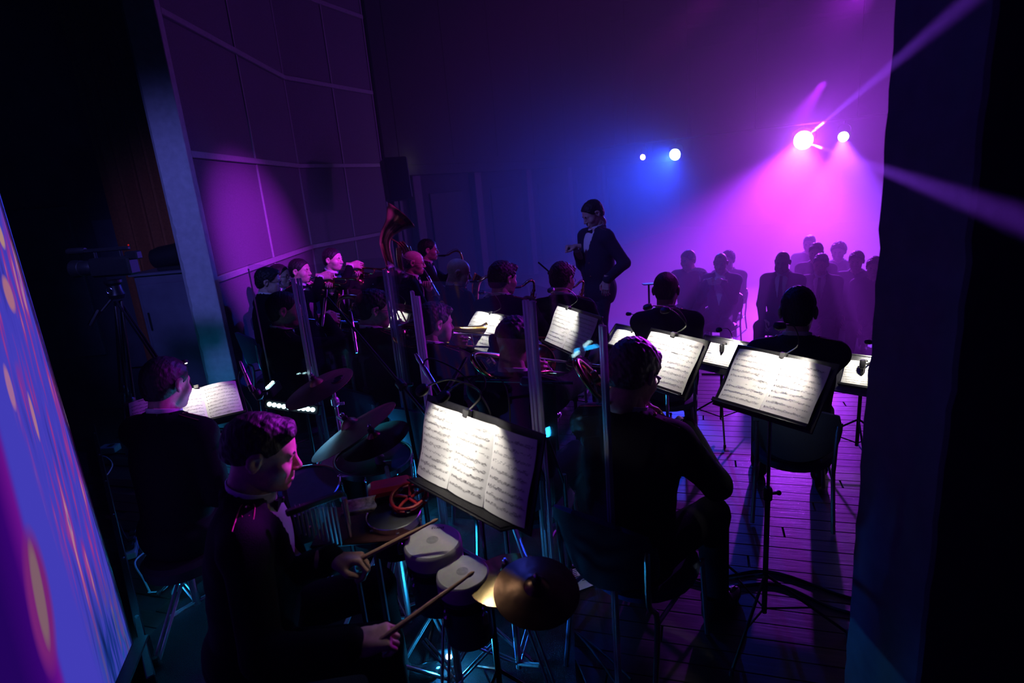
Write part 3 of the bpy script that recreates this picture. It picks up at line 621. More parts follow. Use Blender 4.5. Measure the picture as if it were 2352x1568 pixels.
# ------------------------------------------------------------------ music desks, sheets, lamps
def rect(TL, TR, BL, d):
    """rectangle with a level top edge whose three corners are seen at these pixels"""
    p = at(*TL, d); q = atz(*TR, p.z); e = q - p; r = ray(*BL); t = ((p - CAM).dot(e)) / r.dot(e); b = CAM + r * t
    return p, q, b
def sheet(p, q, b, label, pages=2, staves=9, title=None, group='sheet music on the desks', seed=1, w=None, curl=.012):
    rg = random.Random(seed); ex = (q - p); W_ = ex.length; ex.normalize(); ey = (b - p); H_ = ey.length; ey.normalize(); nz = ey.cross(ex).normalized()
    if nz.dot(CAM - p) < 0: nz = -nz
    pw = W_ / pages
    def S(u, v, off=0):                                               # u over all pages, v downwards
        f = (u * pages) % 1 if u < 1 else 1
        bend = curl * math.sin(PI * f) ** .7 + .004 * math.sin(7 * v + 3 * u) + curl * 1.4 * max(0, v - .85) * (1 if f > .75 else 0) * 1.0
        return p + ex * (u * W_) + ey * (v * H_) + nz * (.006 + bend + off)
    root = thing('sheet_music', p + ex * W_ * .5 + ey * H_, label, 'sheet music', group)
    for k in range(pages):
        V = []; Fc = []; n = 10; mrow = 6
        for j in range(mrow + 1):
            for i in range(n + 1):
                u = (k + min(i / n, .9995)) / pages; V.append(S(u, j / mrow))
        for j in range(mrow):
            for i in range(n): Fc.append([j * (n + 1) + i, (j + 1) * (n + 1) + i, (j + 1) * (n + 1) + i + 1, j * (n + 1) + i + 1])
        pg = link_mesh('page', V, Fc, M_PAPER, root)
        s = MB(); line = .0002 / H_
        def quad(u0, u1, v0, v1, sl=0):
            pts = [S((k + a) / pages, c + (sl if a == u1 else 0), .0006) for a, c in ((u0, v0), (u0, v1), (u1, v1), (u1, v0))]; s.add(pts, [[0, 1, 2, 3]])
        top = .12 if (title and k == 0) else .07
        for st in range(staves):
            v = top + (.95 - top) * (st + .3) / staves; g = .0013 / H_ * min(1, H_ / .26)
            for li in range(5):
                for a in range(6): quad(.07 + a * .145, .07 + (a + 1) * .145, v + li * g, v + li * g + line)
            quad(.075, .088, v - g, v + 5 * g)
            u = .12; bars = 0
            while u < .92:
                if rg.random() < .78:
                    y = v + g * rg.uniform(-.8, 4.2); quad(u, u + .015, y, y + g * 1.15, -g * .25); up = rg.random() < .6
                    quad(u + (.010 if up else 0), u + (.012 if up else .002), y - 3 * g if up else y, y if up else y + 3.4 * g)
                    if rg.random() < .45: yy = y - 3 * g if up else y + 3 * g; quad(u, u + rg.uniform(.03, .07), yy, yy + g * .55, rg.uniform(-1, 1) * g)
                    if rg.random() < .12: quad(u, u + .05, v - 2.4 * g, v - 1.5 * g)
                u += rg.uniform(.016, .034); bars += 1
                if bars % 9 == 0: quad(u, u + .002, v, v + 4 * g); u += .012
        if title and k == 0:
            c = bpy.data.curves.new('title', 'FONT'); c.body = title; c.size = 1; c.offset = .018; c.align_x = 'CENTER'; to = bpy.data.objects.new('title_tmp', c)
            COL.objects.link(to); dg = bpy.context.evaluated_depsgraph_get(); me = bpy.data.meshes.new_from_object(to.evaluated_get(dg)); bpy.data.objects.remove(to)
            hgt = .0125 / H_; n0 = len(s.v); cw = .0125 / W_
            s.add([S(.50 / pages + vv.co.x * cw * 1.0, .062 - vv.co.y * hgt, .0008) for vv in me.vertices], [list(f.vertices) for f in me.polygons])
            for i in range(3): quad(.40, .72 - .03 * i, .80 + .0, .80)
        s.build('printed_notes', M_INK, pg, smooth=False).__setitem__('kind', 'stuff')
    return root, S, (ex, ey, nz, W_, H_)
def tripod_base(a, c, top, r=.28, n=3, rot=0, h=.22, rr=.0075):
    a.rod((c[0], c[1], .04), top, .010)
def lamp(S, ex, ey, nz, W_, H_, label, u=.5, reach=.17, power=1.6, aimv=.35, heads=1, flip=1, up=.07, angle=95, aimu=None):
    root = thing('stand_lamp', S(u, 0) - nz * .01, label, 'lamp', 'clip-on desk lamps'); c = S(u, 0) - nz * .008
    a = MB(frame(c, nz, -ey)); a.box((0, 0, .006), (.014, .012, .015), bev=.004); a.build('clip', M_BLACKP, root)
    for k in range(heads):
        sg = 1 if k == 0 else -1
        hd = c + nz * reach - ey * up + ex * (sg * .055 * flip if heads > 1 else .03 * flip)
        pth = spl([c - ey * .012, c - ey * (.012 + up * .9) - nz * .03 + ex * .02 * flip, c - ey * (up * 1.6) + nz * reach * .4 + ex * .03 * flip * sg, hd - ey * .008], 5)
        a = MB(); a.tube(pth, .0028, 6); a.build('gooseneck', M_BLACKP, root)
        tgt = S(aimu if aimu is not None else u + (.12 * sg if heads > 1 else 0), aimv); ax = (tgt - hd).normalized()
        a = MB(); a.lathe(hd, ax, [(.006, -.014), (.020, -.010), (.024, 0), (.022, .006)], 14); a.build('lamp_head', M_BLACKP, root)
        a = MB()
        side = ax.orthogonal().normalized()
        for w in (-1, 1): a.lathe(hd + side * .009 * w, ax, [(.006, .0062), (.005, .009)], 8)
        a.build('led', emis('lamp_led', (1, .93, .80), 25), root)
        lo = light('stand_lamp_light', 'SPOT', hd + ax * .012, tgt, power / heads, WHI, .012, angle, .45)
        lo.parent = root; lo.location = lo.location - root.location
    return root
def desk(TL, TR, BL, d, label, slabel, llabel, pages=2, staves=9, title=None, seed=1, power=1.6, heads=1, floor=0.0, silver=False, reach=.17, tray=False, lampu=.5, aimv=.35, margin=.02, metal=None, up=.07, angle=95, plate=True, aimu=None, flip=1):
    p, q, b = rect(TL, TR, BL, d)
    sh, S, fr = sheet(p, q, b, slabel, pages, staves, title, seed=seed); ex, ey, nz, W_, H_ = fr
    m = metal or M_BLACKM; bot = b + ex * W_ * .5; c = p + ex * W_ * .5 + ey * H_ * .62; foot = Vector((c.x, c.y, floor)) - Vector((nz.x, nz.y, 0)) * .02
    root = thing('music_stand', foot, label, 'music stand', 'music stands on the stage')
    a = MB(frame(p + ex * W_ * .5 + ey * H_ * .5 - nz * .006, -ey, nz))
    if plate:
        a.box((0, 0, 0), (W_ / 2 + margin, H_ / 2 + margin, .003), bev=.002)
        if silver:
            for sy in (-1, 1): a.box((0, sy * (H_ / 2 + margin), .004), (W_ / 2 + margin, .006, .008), bev=.002)
            for sx in (-1, 1): a.box((sx * (W_ / 2 + margin), 0, .004), (.006, H_ / 2 + margin, .008), bev=.002)
    else: a.box((0, 0, -.004), (.02, H_ / 2, .004)); a.box((0, .0, -.004), (W_ / 2, .012, .004))
    a.build('desk_plate', M_STEEL if silver else m, root)
    a = MB(frame(b + ex * W_ * .5 + ey * .004, ex, nz)); dp = .065 if tray else .028
    n = 7 if tray else 3; prof = []
    a.box((.006, 0, dp / 2), (.003, W_ / 2 * (.86 if tray else 1) + .01, dp / 2 + .006), bev=.002)
    if tray:
        for i in range(9): a.box((.0015, 0, .004 + dp * i / 9), (.003, W_ / 2 * .86, .0016))
    else: a.box((.0, 0, dp), (.008, W_ / 2 + .01, .002))
    a.build('lip', m, root)
    hub = foot + Vector((0, 0, .27)); jt = c - nz * .03
    a = MB(); a.rod(jt, Vector((foot.x, foot.y, jt.z - .03)), .008); a.rod((foot.x, foot.y, jt.z - .02), (foot.x, foot.y, .62 + floor), .0075); a.build('upper_pole', M_STEEL, root)
    a = MB(); a.rod((foot.x, foot.y, .66 + floor), (foot.x, foot.y, floor + .08), .0115); a.build('lower_pole', m, root)
    a = MB(); a.lathe((foot.x, foot.y, .62 + floor), (0, 0, 1), [(.013, 0), (.018, .006), (.018, .05), (.013, .06)], 14); a.rod((foot.x, foot.y, .65 + floor), (foot.x + .04, foot.y, .65 + floor), .006); a.ball((foot.x + .045, foot.y, .65 + floor), .011, 8); a.build('clamp', m, root)
    az = rng.uniform(0, 2)
    for k in range(3):
        t = az + k * 2 * PI / 3; u = Vector((math.cos(t), math.sin(t), 0)); a = MB()
        a.rod(hub, foot + u * .33 + Vector((0, 0, .012)), .0065); a.rod(foot + Vector((0, 0, .10)), foot + u * .19 + Vector((0, 0, .125)), .0045); lg = a.build('leg', m, root)
        a = MB(); a.lathe(foot + u * .33, (0, 0, 1), [(.008, 0), (.010, .004), (.010, .022), (.007, .026)], 8); a.build('rubber_foot', M_RUBBER, lg)
    if llabel: lamp(S, ex, ey, nz, W_, H_, llabel, u=lampu, power=power, heads=heads, reach=reach, aimv=aimv, up=up, angle=angle, aimu=aimu, flip=flip)
    return root, S, fr
# ------------------------------------------------------------------ stands and microphones
def tripod(a, c, hub, rad, r=.008, n=3, az=0, brace=True):
    c = Vector(c)
    for k in range(n):
        t = az + k * 2 * PI / n; u = Vector((math.cos(t), math.sin(t), 0)); a.rod(c + Vector((0, 0, hub)), c + u * rad + Vector((0, 0, .012)), r)
        if brace: a.rod(c + Vector((0, 0, hub * .35)), c + u * rad * .5 + Vector((0, 0, hub * .5)), r * .7)
def mic(a, tip, tail, r=.011): pass
def microphone(tail, tip, label, metal=None, r=.0105, group=None):
    tail, tip = Vector(tail), Vector(tip); L = (tip - tail).length; ax = (tip - tail) / L; root = thing('microphone', tail, label, 'microphone', group)
    a = MB(); a.lathe(tail, ax, [(r * .75, 0), (r, .01), (r, L * .62), (r * 1.02, L * .64)], 14); a.build('body', metal or M_STEEL, root)
    a = MB(); a.lathe(tail + ax * L * .64, ax, [(r * 1.02, 0), (r * 1.06, L * .03), (r * .95, L * .30), (r * .7, L * .36)], 14); a.build('grille', M_BLACKM, root)
    a = MB(); a.lathe(tail - ax * .045, ax, [(r * .55, -.02), (r * .8, 0), (r * .8, .04), (r * .7, .046)], 12); a.build('plug', M_STEEL, root)
    return root
def boom_stand(foot, top, end, label, group='microphone boom stands', back=.25):
    foot, top, end = Vector(foot), Vector(top), Vector(end); root = thing('boom_stand', foot, label, 'microphone stand', group); ax = (end - top).normalized()
    a = MB(); a.rod(foot + Vector((0, 0, .05)), (foot.x, foot.y, top.z * .55), .011); a.rod((foot.x, foot.y, top.z * .5), top, .008); a.build('pole', M_BLACKM, root)
    a = MB(); a.rod(top - ax * back, end, .007); a.build('boom', M_BLACKM, root)
    a = MB(); a.lathe(top - ax * .03, ax, [(.012, 0), (.022, .01), (.022, .05), (.012, .06)], 12); a.rod(top, top + Vector((.05, 0, 0)), .008); a.build('clutch', M_BLACKP, root)
    for k in range(3):
        t = .4 + k * 2 * PI / 3; a = MB(); u = Vector((math.cos(t), math.sin(t), 0)); a.rod(foot + Vector((0, 0, .11)), foot + u * .30 + Vector((0, 0, .012)), .008); a.build('leg', M_BLACKM, root)
    return root
def cymbal(c, nrm, dia, label, m=None, cat='cymbal', bell=.2):
    c = Vector(c); r = dia / 2; root = thing('cymbal', c, label, cat, None); m = m or M_CYMB; b = bell * r; hgt = r * .16
    a = MB(); prof = [(r, -hgt), (r * .9, -hgt * .86), (r * .7, -hgt * .60), (r * .5, -hgt * .36), (b * 1.35, -hgt * .12), (b, .0), (b * .8, hgt * .45), (b * .5, hgt * .75), (.008, hgt * .9)]
    a.lathe(c, nrm, prof, 48, cap=(False, False)); a.lathe(c, nrm, [(r, -hgt - .0012), (r * .5, -hgt * .36 - .0012), (b, -.0012), (.008, hgt * .9 - .0012)], 48, cap=(False, False)); a.lathe(c, nrm, [(r - .0005, -hgt - .0014), (r, -hgt + .0002)], 48, cap=(False, False))
    a.build('bronze_disc', m, root)
    a = MB(); a.lathe(c, nrm, [(.012, hgt * .85), (.014, hgt * .95), (.014, hgt * .9 + .012), (.009, hgt * .9 + .016)], 14); a.build('felt_washer', M_RUBBER, root)
    a = MB(); a.lathe(c, nrm, [(.0035, hgt * .9), (.0035, hgt + .034)], 8); a.lathe(c, nrm, [(.007, hgt + .014), (.009, hgt + .018), (.009, hgt + .026), (.005, hgt + .03)], 10); a.build('wing_nut', M_CHROME, root)
    return root
def hw_stand(foot, top, label, group='chrome drum hardware stands', rad=.30, az=.3, hub=.42, arm=None, r=.0125):
    foot, top = Vector(foot), Vector(top); root = thing('hardware_stand', foot, label, 'drum stand', group); z = top.z
    mid = Vector((foot.x, foot.y, z * .62)); el = Vector((foot.x, foot.y, z if arm is None else z * .9))
    a = MB(); a.rod(foot + Vector((0, 0, .06)), mid, r); a.build('lower_tube', M_SATM, root)
    a = MB(); a.rod(mid, el, r * .75); 
    a.rod(el, top, r * .7); a.build('upper_tube', M_SATM, root)
    for zz in (z * .62, z * .88):
        a = MB(); a.lathe((foot.x, foot.y, zz - .03), (0, 0, 1), [(r, 0), (r * 1.7, .006), (r * 1.7, .04), (r * 1.1, .05)], 12); a.rod((foot.x, foot.y, zz - .01), (foot.x + .035, foot.y - .02, zz - .01), .004); a.box((foot.x + .042, foot.y - .024, zz - .01), (.012, .004, .007)); a.build('clamp', M_SATM, root)
    for k in range(3):
        t = az + k * 2 * PI / 3; u = Vector((math.cos(t), math.sin(t), 0)); v = Vector((-u.y, u.x, 0)); a = MB()
        for s_ in (-1, 1): a.tube(spl([foot + Vector((0, 0, hub)) + v * .012 * s_ + u * .015, foot + Vector((0, 0, hub * .95)) + u * .07 + v * .012 * s_, foot + u * rad + Vector((0, 0, .02)) + v * .012 * s_], 3), .006, 6)
        for s_ in (-1, 1): a.rod(foot + Vector((0, 0, .08)) + v * .009 * s_, foot + u * rad * .55 + Vector((0, 0, hub * .46)) + v * .009 * s_, .0045, n=6)
        lg = a.build('leg', M_SATM, root)
        a = MB(); a.lathe(foot + u * rad, (0, 0, 1), [(.014, 0), (.017, .008), (.015, .03), (.010, .036)], 10); a.build('rubber_foot', M_RUBBER, lg)
    return root
def drum(c, ax, dia, depth, label, name='tom_drum', cat='drum', shell=None, head=None, lugs=8, hoop=None, wrap=False):
    """c: centre of the upper head, ax: up axis"""
    c = Vector(c); ax = Vector(ax).normalized(); r = dia / 2; root = thing(name, c - ax * depth, label, cat); u = ax.orthogonal().normalized(); w = ax.cross(u)
    a = MB(); a.lathe(c, ax, [(r * .98, -.02), (r * .98, -depth)], 40, cap=(False, False)); a.lathe(c, ax, [(r * .96, -depth + .01), (r * .96, -.01)], 40, cap=(False, False)); a.build('shell', shell or M_BLACKP, root)
    a = MB()
    if wrap: a.lathe(c, ax, [(r * 1.07, -.055), (r * 1.07, -.020), (r * 1.045, -.007), (r * .99, -.001), (r * .8, 0), (0.001, 0.0005)], 48, cap=(False, False))
    else: a.lathe(c, ax, [(r * .985, -.012), (r * .985, -.002), (r * .95, 0), (0.001, 0.0006)], 40, cap=(False, False))
    a.build('drum_head', head or M_HEAD, root)
    a = MB(); hz = -.07 if wrap else .008
    a.lathe(c, ax, [(r * 1.0, hz - .03), (r * 1.06, hz - .028), (r * 1.06, hz - .002), (r * 1.03, hz), (r * 1.0, hz - .002)], 48, cap=(False, False)); a.build('hoop', hoop or M_CHROME, root)
    for k in range(lugs):
        t = 2 * PI * k / lugs; d = u * math.cos(t) + w * math.sin(t); a = MB(); zl = hz - .022
        a.rod(c + d * r * 1.05 + ax * (zl + .02), c + d * r * 1.05 - ax * depth * .5, .0035, n=6); a.box(c + d * r * 1.04 - ax * depth * .55, (.010, .010, .022), rot=frame((0, 0, 0), d, ax).to_3x3(), bev=.004); a.ball(c + d * r * 1.06 + ax * zl, .007, 8); a.build('lug', M_CHROME, root)
    return root
def cable(name, pts, label, r=.0035, m=None, group=None, k=6):
    P = spl(pts, k); a = MB(); a.tube(P, r, 6); return tag(a.build(name, m or M_RUBBER, None, loc=P[0]), label, 'cable', group)
# ------------------------------------------------------------------ the room
NU = Vector((.8, -.6, 0))                                              # along the stage front
def hv(u, n, z): return NU * u + NH * n + Vector((0, 0, z))
def st(o): o['kind'] = 'structure'; return o
EDGE = 6.35
M_PLANK = mat('stage_plank', (.026, .015, .010), .42, vary=.5, scale=5, stretch=(1, 9, 9), bump=.12)
M_SUB = mat('stage_base', (.02, .014, .011), .8, vary=.3, scale=8, bump=.1)
M_HALLF = mat('hall_floor', (.016, .013, .013), .6, vary=.3, scale=4, bump=.05)
M_PLAST = mat('acoustic_plaster', (.17, .165, .18), .88, vary=.12, scale=70, bump=.35)
M_LEDGE = mat('pale_ledge', (.36, .35, .37), .6, vary=.1, scale=30, bump=.1)
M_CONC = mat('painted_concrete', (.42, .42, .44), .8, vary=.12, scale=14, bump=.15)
M_DARKW = mat('dark_wall', (.032, .032, .04), .85, vary=.2, scale=12, bump=.15)
M_CEIL = mat('dark_ceiling', (.03, .03, .035), .9, vary=.2, scale=20, bump=.1)
# stage floor: slab with separate boards on it
a = MB(); corners = [(-4.2, -.6), (4.5, -.6), (4.5, 2.0)]
pa = hv(-7.6, EDGE, 0); pb = hv(2.6, EDGE, 0); poly = [(-7, -.8), (pb.x + .7, -.8), (pb.x, pb.y), (-2.25, (EDGE + 2.25 * .6) / .8), (-3.3, 9.6), (-3.6, 6), (-7, 6)]
a.prism(poly, -.45, -.012); floor = st(a.build('floor', M_SUB, smooth=False))
rot = Matrix.Rotation(R(-18), 4, 'Z'); pm = None; k = 0; rw = .098
for row in range(0, 92):
    v = .75 + row * rw
    for sgm in range(5):
        u = -4.6 + sgm * 2.3 + (row * 37 % 11) * .2; c = rot @ Vector((u, v, 0))
        if c.x * .6 + c.y * .8 > EDGE - .75 or c.x < -3.0 or c.x > 4.2 or c.y < .5 or abs(c.x) > c.y * 1.05 + 1.1: continue
        if pm is None:
            b = MB(); b.box((0, 0, -.006), (1.146, rw / 2 - .0016, .006), bev=.0018); pm = b.build('plank', M_PLANK, smooth=False).data
            bpy.data.objects.remove(bpy.data.objects['plank'])
        o = bpy.data.objects.new('plank', pm); COL.objects.link(o); o.location = c + Vector((0, 0, random.uniform(-.0008, .0008))); o.rotation_euler = (0, 0, R(-18)); o.parent = floor; k += 1
a = MB(); a.prism([tuple(hv(-14, EDGE - .3, 0))[:2], tuple(hv(16, EDGE - .3, 0))[:2], tuple(hv(16, 26, 0))[:2], tuple(hv(-14, 26, 0))[:2]], -.60, -.45); st(a.build('floor_hall', M_HALLF, smooth=False))
a = MB(); a.box((2, 10, 6.6), (12, 16, .08)); ceil = st(a.build('ceiling', M_CEIL, smooth=False))
for i in range(12):
    a = MB(); a.box((2, .5 + i * 1.9, 6.47), (12, .04, .05)); a.build('batten', M_CEIL, ceil)
# left wall: two runs of plaster panels between pale ledges
ZL = (.03, 1.27, 2.48, 3.72, 4.94, 6.16)
W0, W1, W2 = Vector((-2.93, 5.95, 0)), Vector((-3.0, 9.35, 0)), Vector((-2.12, 11.35, 0))
for wi, (A, B, cols) in enumerate(((W0, W1, 2), (W1, W2, 2))):
    d = (B - A); Lw = d.length; d.normalize(); nin = Vector((d.y, -d.x, 0)); Mx = Matrix(((d.x, nin.x, 0, A.x), (d.y, nin.y, 0, A.y), (0, 0, 1, 0), (0, 0, 0, 1)))
    a = MB(Mx); a.box((Lw / 2, -.13, 3.2), (Lw / 2 + .06, .10, 3.3)); wall = st(a.build('wall_left', M_DARKW, smooth=False))
    for r in range(5):
        for c in range(cols):
            w = Lw / cols; a = MB(Mx); a.box(((c + .5) * w, -.012, (ZL[r] + ZL[r + 1]) / 2), (w / 2 - .012, .022, (ZL[r + 1] - ZL[r]) / 2 - .03), bev=.008); a.build('panel', M_PLAST, wall)
    for z in ZL[1:]:
        a = MB(Mx); a.box((Lw / 2, .016, z), (Lw / 2, .030, .032), bev=.006); a.build('ledge', M_LEDGE, wall)
    for c in range(cols + 1):
        a = MB(Mx); a.box((c * Lw / cols, .010, 3.1), (.016, .014, 3.1), bev=.004); a.build('joint_strip', M_LEDGE, wall)
# small box high on the wall
a = MB(); p = at(640, 32, 9.2); a.box(p, (.07, .03, .08), bev=.01); a.box(p + Vector((.0, -.035, 0)), (.035, .012, .04), bev=.006); tag(a.build('wall_box', M_DARKW, loc=p), 'small dark square box high on the left wall panels', 'wall box')
# concrete pillar with a chipped left edge
a = MB(); x0, x1, y0, y1 = -3.20, -2.885, 5.86, 5.95; n = 150; pts = []; fc = []
for i in range(n + 1):
    z = 6.5 * i / n; e = (.014 * rng.random() + .012 * rng.random() * (1 if 1.2 < z < 1.9 else .1)) if .3 < z < 2.0 else .004 * rng.random(); ch = .035
    pts += [(x0 + ch + e, y0, z), (x1 - .006, y0, z), (x1, y0 + .006, z), (x1, y1, z), (x0, y1, z), (x0, y0 + ch, z)]
for i in range(n):
    for j in range(6): fc.append([i * 6 + j, i * 6 + (j + 1) % 6, i * 6 + 6 + (j + 1) % 6, i * 6 + 6 + j])
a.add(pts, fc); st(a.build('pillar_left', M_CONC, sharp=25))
# right pillar, close to the camera
a = MB(); x0, x1, y0, y1 = 1.092, 1.44, 1.385, 1.725; pts = []; fc = []; n = 120
for i in range(n + 1):
    z = 6.5 * i / n; e = .006 * rng.random() + (.008 * rng.random() if 1.3 < z < 1.7 else 0)
    pts += [(x0 + e + .008, y0, z), (x1 - .01, y0, z), (x1, y0 + .01, z), (x1, y1, z), (x0 + e, y1, z), (x0 + e, y0 + .01, z)]
for i in range(n):
    for j in range(6): fc.append([i * 6 + j, i * 6 + (j + 1) % 6, i * 6 + 6 + (j + 1) % 6, i * 6 + 6 + j])
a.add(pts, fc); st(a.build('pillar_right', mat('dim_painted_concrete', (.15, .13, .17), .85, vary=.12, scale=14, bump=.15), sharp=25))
a = MB(); a.box((2.45, 1.56, 3.0), (1.0, .15, 3.45)); st(a.build('wall_right', mat('black_masking', (.012, .012, .014), .9, vary=.2, scale=30, bump=.2), smooth=False))
# hall walls
B0 = Vector((-2.05, 11.35, 0)); d = Vector((.58, .815, 0)).normalized(); nin = Vector((d.y, -d.x, 0)); Lw = 20; Mx = Matrix(((d.x, nin.x, 0, B0.x), (d.y, nin.y, 0, B0.y), (0, 0, 1, -.45), (0, 0, 0, 1)))
a = MB(Mx); a.box((Lw / 2, -.6, 3.5), (Lw / 2, .1, 3.6)); wall = st(a.build('wall_back', M_DARKW, smooth=False))
a = MB(Mx); a.box((Lw / 2, -.25, 4.95), (Lw / 2, .26, 2.06), bev=.02); a.build('upper_wall', M_DARKW, wall)
a = MB(Mx); a.box((Lw / 2, -.02, 2.82), (Lw / 2, .05, .10), bev=.01); a.build('soffit_trim', M_DARKW, wall)
for i, s_ in enumerate((.55, 1.15, 3.2, 5.4, 7.6, 9.8)):
    a = MB(Mx); a.box((s_, -.42, 1.38), (.12, .10, 1.38), bev=.01); a.build('pilaster', mat('pilaster_paint', (.13, .12, .13), .7, vary=.15, scale=12, bump=.1), wall)
for i in range(5):
    a = MB(Mx); a.box((2.2 + i * 2.2, -.485, 1.25), (.55, .03, 1.1), bev=.01); a.build('dark_door', mat('door_leaf', (.03, .03, .035), .6, vary=.2, scale=10, bump=.1), wall)
for i in range(9):
    a = MB(Mx); a.box((.4 + i * 1.6, .012, 4.95), (.012, .008, 1.9)); a.build('joint_strip', M_DARKW, wall)
a = MB(); c = hv(3, 25.5, 3); a.box(c, (15, .12, 3.6), rot=Matrix.Rotation(R(-36.87), 3, 'Z')); st(a.build('wall_far', M_DARKW, smooth=False))
# masking and curtain at the left, behind the screen
a = MB(); a.box((-6.6, 7.6, 3), (3.2, .06, 3.5)); back = st(a.build('wall_backstage', mat('backstage_paint', (.06, .065, .09), .85, vary=.25, scale=3, bump=.1), smooth=False))
for i in range(3):
    a = MB(); a.box((-4.6 - i * 1.1, 7.51, 1.0 + .2 * (i % 2)), (.42, .03, .95), bev=.01); a.build('panel', mat('backstage_panel', (.09, .095, .13), .8, vary=.2, scale=5, bump=.1), back)
a = MB(); pts = []; fc = []; nx, nz_ = 60, 6
for j in range(nz_ + 1):
    for i in range(nx + 1): u = i / nx; pts.append((-4.55 + 1.35 * u, 7.12 + .05 * math.sin(u * 52) + .03 * math.sin(u * 21 + 1), 6.4 - 6.35 * j / nz_))
for j in range(nz_):
    for i in range(nx): fc.append([j * (nx + 1) + i, (j + 1) * (nx + 1) + i, (j + 1) * (nx + 1) + i + 1, j * (nx + 1) + i + 1])
a.add(pts, fc); tag(a.build('curtain', mat('rust_curtain', (.30, .09, .03), .85, vary=.2, scale=40, bump=.2), loc=(-3.9, 7.1, 0)), 'rust orange stage curtain hanging behind the concrete pillar', 'curtain')
for z_, e_ in ((4.6, 1.5), (3.2, 1.5), (2.0, .9)): light('curtain_fill_light', 'POINT', (-3.12, 6.62, z_), None, e_, (1, .26, .03), .05)  # unseen orange points added to light the curtain folds
light('warm_glow_light', 'POINT', at(962, 372, 11.2), None, .5, (1, .85, .6), .04)  # tiny warm point added for the glow by the loudspeaker
# haze
def haze(name, dens, aniso, mb):
    m = bpy.data.materials.new(name); m.use_nodes = True; nt = m.node_tree; nt.nodes.clear(); s = nt.nodes.new('ShaderNodeVolumeScatter')
    s.inputs['Density'].default_value = dens; s.inputs['Anisotropy'].default_value = aniso; o = nt.nodes.new('ShaderNodeOutputMaterial'); nt.links.new(s.outputs[0], o.inputs['Volume'])
    o = mb.build(name, m, smooth=False); o['kind'] = 'stuff'; o['label'] = 'stage haze hanging in the hall air' if 'hall' in name else 'thin stage haze over the band'; o['category'] = 'haze'; return o
a = MB(Matrix(((NU.x, NH.x, 0, 0), (NU.y, NH.y, 0, 0), (0, 0, 1, 0), (0, 0, 0, 1)))); a.box((2, 13.85, 2.9), (9.5, 8.55, 3.33)); haze('haze_hall', .085, .30, a)
a = MB(); a.box((1.0, 9.0, 3.1), (5.2, 9.6, 3.3)); haze('haze', .0022, .3, a)
# ------------------------------------------------------------------ LED screen at the left edge
E0 = Vector((-1.815, 2.245, 0)); dS = Vector((.50, -1.75, 0)).normalized(); nS = Vector((-dS.y, dS.x, 0))
if nS.x < 0: nS = -nS
MS = Matrix(((dS.x, nS.x, 0, E0.x), (dS.y, nS.y, 0, E0.y), (0, 0, 1, 0), (0, 0, 0, 1)))
m = bpy.data.materials.new('led_picture'); m.use_nodes = True; nt = m.node_tree; nt.nodes.clear(); N = nt.nodes.new; LK = nt.links.new
tc = N('ShaderNodeTexCoord'); mp = N('ShaderNodeMapping'); mp.inputs['Rotation'].default_value = (0, 0, math.atan2(dS.y, dS.x) * -1)
LK(tc.outputs['Object'], mp.inputs[0]); sx = N('ShaderNodeSeparateXYZ'); LK(mp.outputs[0], sx.inputs[0])
def ma(op, a, b_=0.0, c=0.0):
    n = N('ShaderNodeMath'); n.operation = op
    for i, v in enumerate((a, b_, c)):
        if isinstance(v, (int, float)): n.inputs[i].default_value = v
        else: LK(v, n.inputs[i])
    return n.outputs[0]
def ramp(fac, pts):
    r = N('ShaderNodeValToRGB'); e = r.color_ramp.elements; e[0].position, e[1].position = pts[0][0], pts[-1][0]; e[0].color, e[1].color = (*pts[0][1], 1), (*pts[-1][1], 1)
    for q, c in pts[1:-1]: k = e.new(q); k.color = (*c, 1)
    LK(fac, r.inputs[0]); return r.outputs[0]
def mixc(f, a, b_): m_ = N('ShaderNodeMixRGB'); LK(f, m_.inputs[0]); LK(a, m_.inputs[1]); LK(b_, m_.inputs[2]); return m_.outputs[0]
S_, Z_ = sx.outputs['X'], sx.outputs['Z']
# sheared streak coordinates: the drawn ribbons lean along the picture
sh_ = ma('MULTIPLY_ADD', Z_, .10, S_); cb = N('ShaderNodeCombineXYZ'); LK(ma('MULTIPLY', sh_, 30), cb.inputs[0]); LK(ma('MULTIPLY', Z_, 2.0), cb.inputs[2])
nz1 = N('ShaderNodeTexNoise'); nz1.inputs['Scale'].default_value = 1.0; nz1.inputs['Detail'].default_value = 3; LK(cb.outputs[0], nz1.inputs['Vector'])
hi = ramp(nz1.outputs['Fac'], [(.26, (.02, .02, .22)), (.40, (.05, .04, .44)), (.50, (.055, .045, .47)), (.56, (.16, .03, .33)), (.62, (.30, .04, .26)), (.67, (.42, .20, .30)), (.72, (.06, .05, .42))])
lo = ramp(nz1.outputs['Fac'], [(.28, (.004, .006, .05)), (.40, (.008, .03, .22)), (.50, (.045, .045, .42)), (.56, (.01, .06, .30)), (.64, (.10, .04, .26)), (.70, (.05, .09, .20)), (.75, (.02, .02, .2))])
streak = mixc(ramp(Z_, [(.30, (0, 0, 0)), (.62, (1, 1, 1))]), lo, hi)
plain = N('ShaderNodeRGB'); plain.outputs[0].default_value = (.052, .044, .46, 1)
c1_ = mixc(ramp(S_, [(.24, (0, 0, 0)), (.33, (1, 1, 1))]), streak, plain.outputs[0])
bd_ = ma('MULTIPLY_ADD', Z_, .11, S_)
c2_ = mixc(ramp(bd_, [(.56, (0, 0, 0)), (.585, (1, 1, 1))]), c1_, ramp(bd_, [(.565, (.055, .03, .42)), (.60, (.13, .005, .24)), (.68, (.035, .001, .15)), (.80, (.016, .001, .10))]))
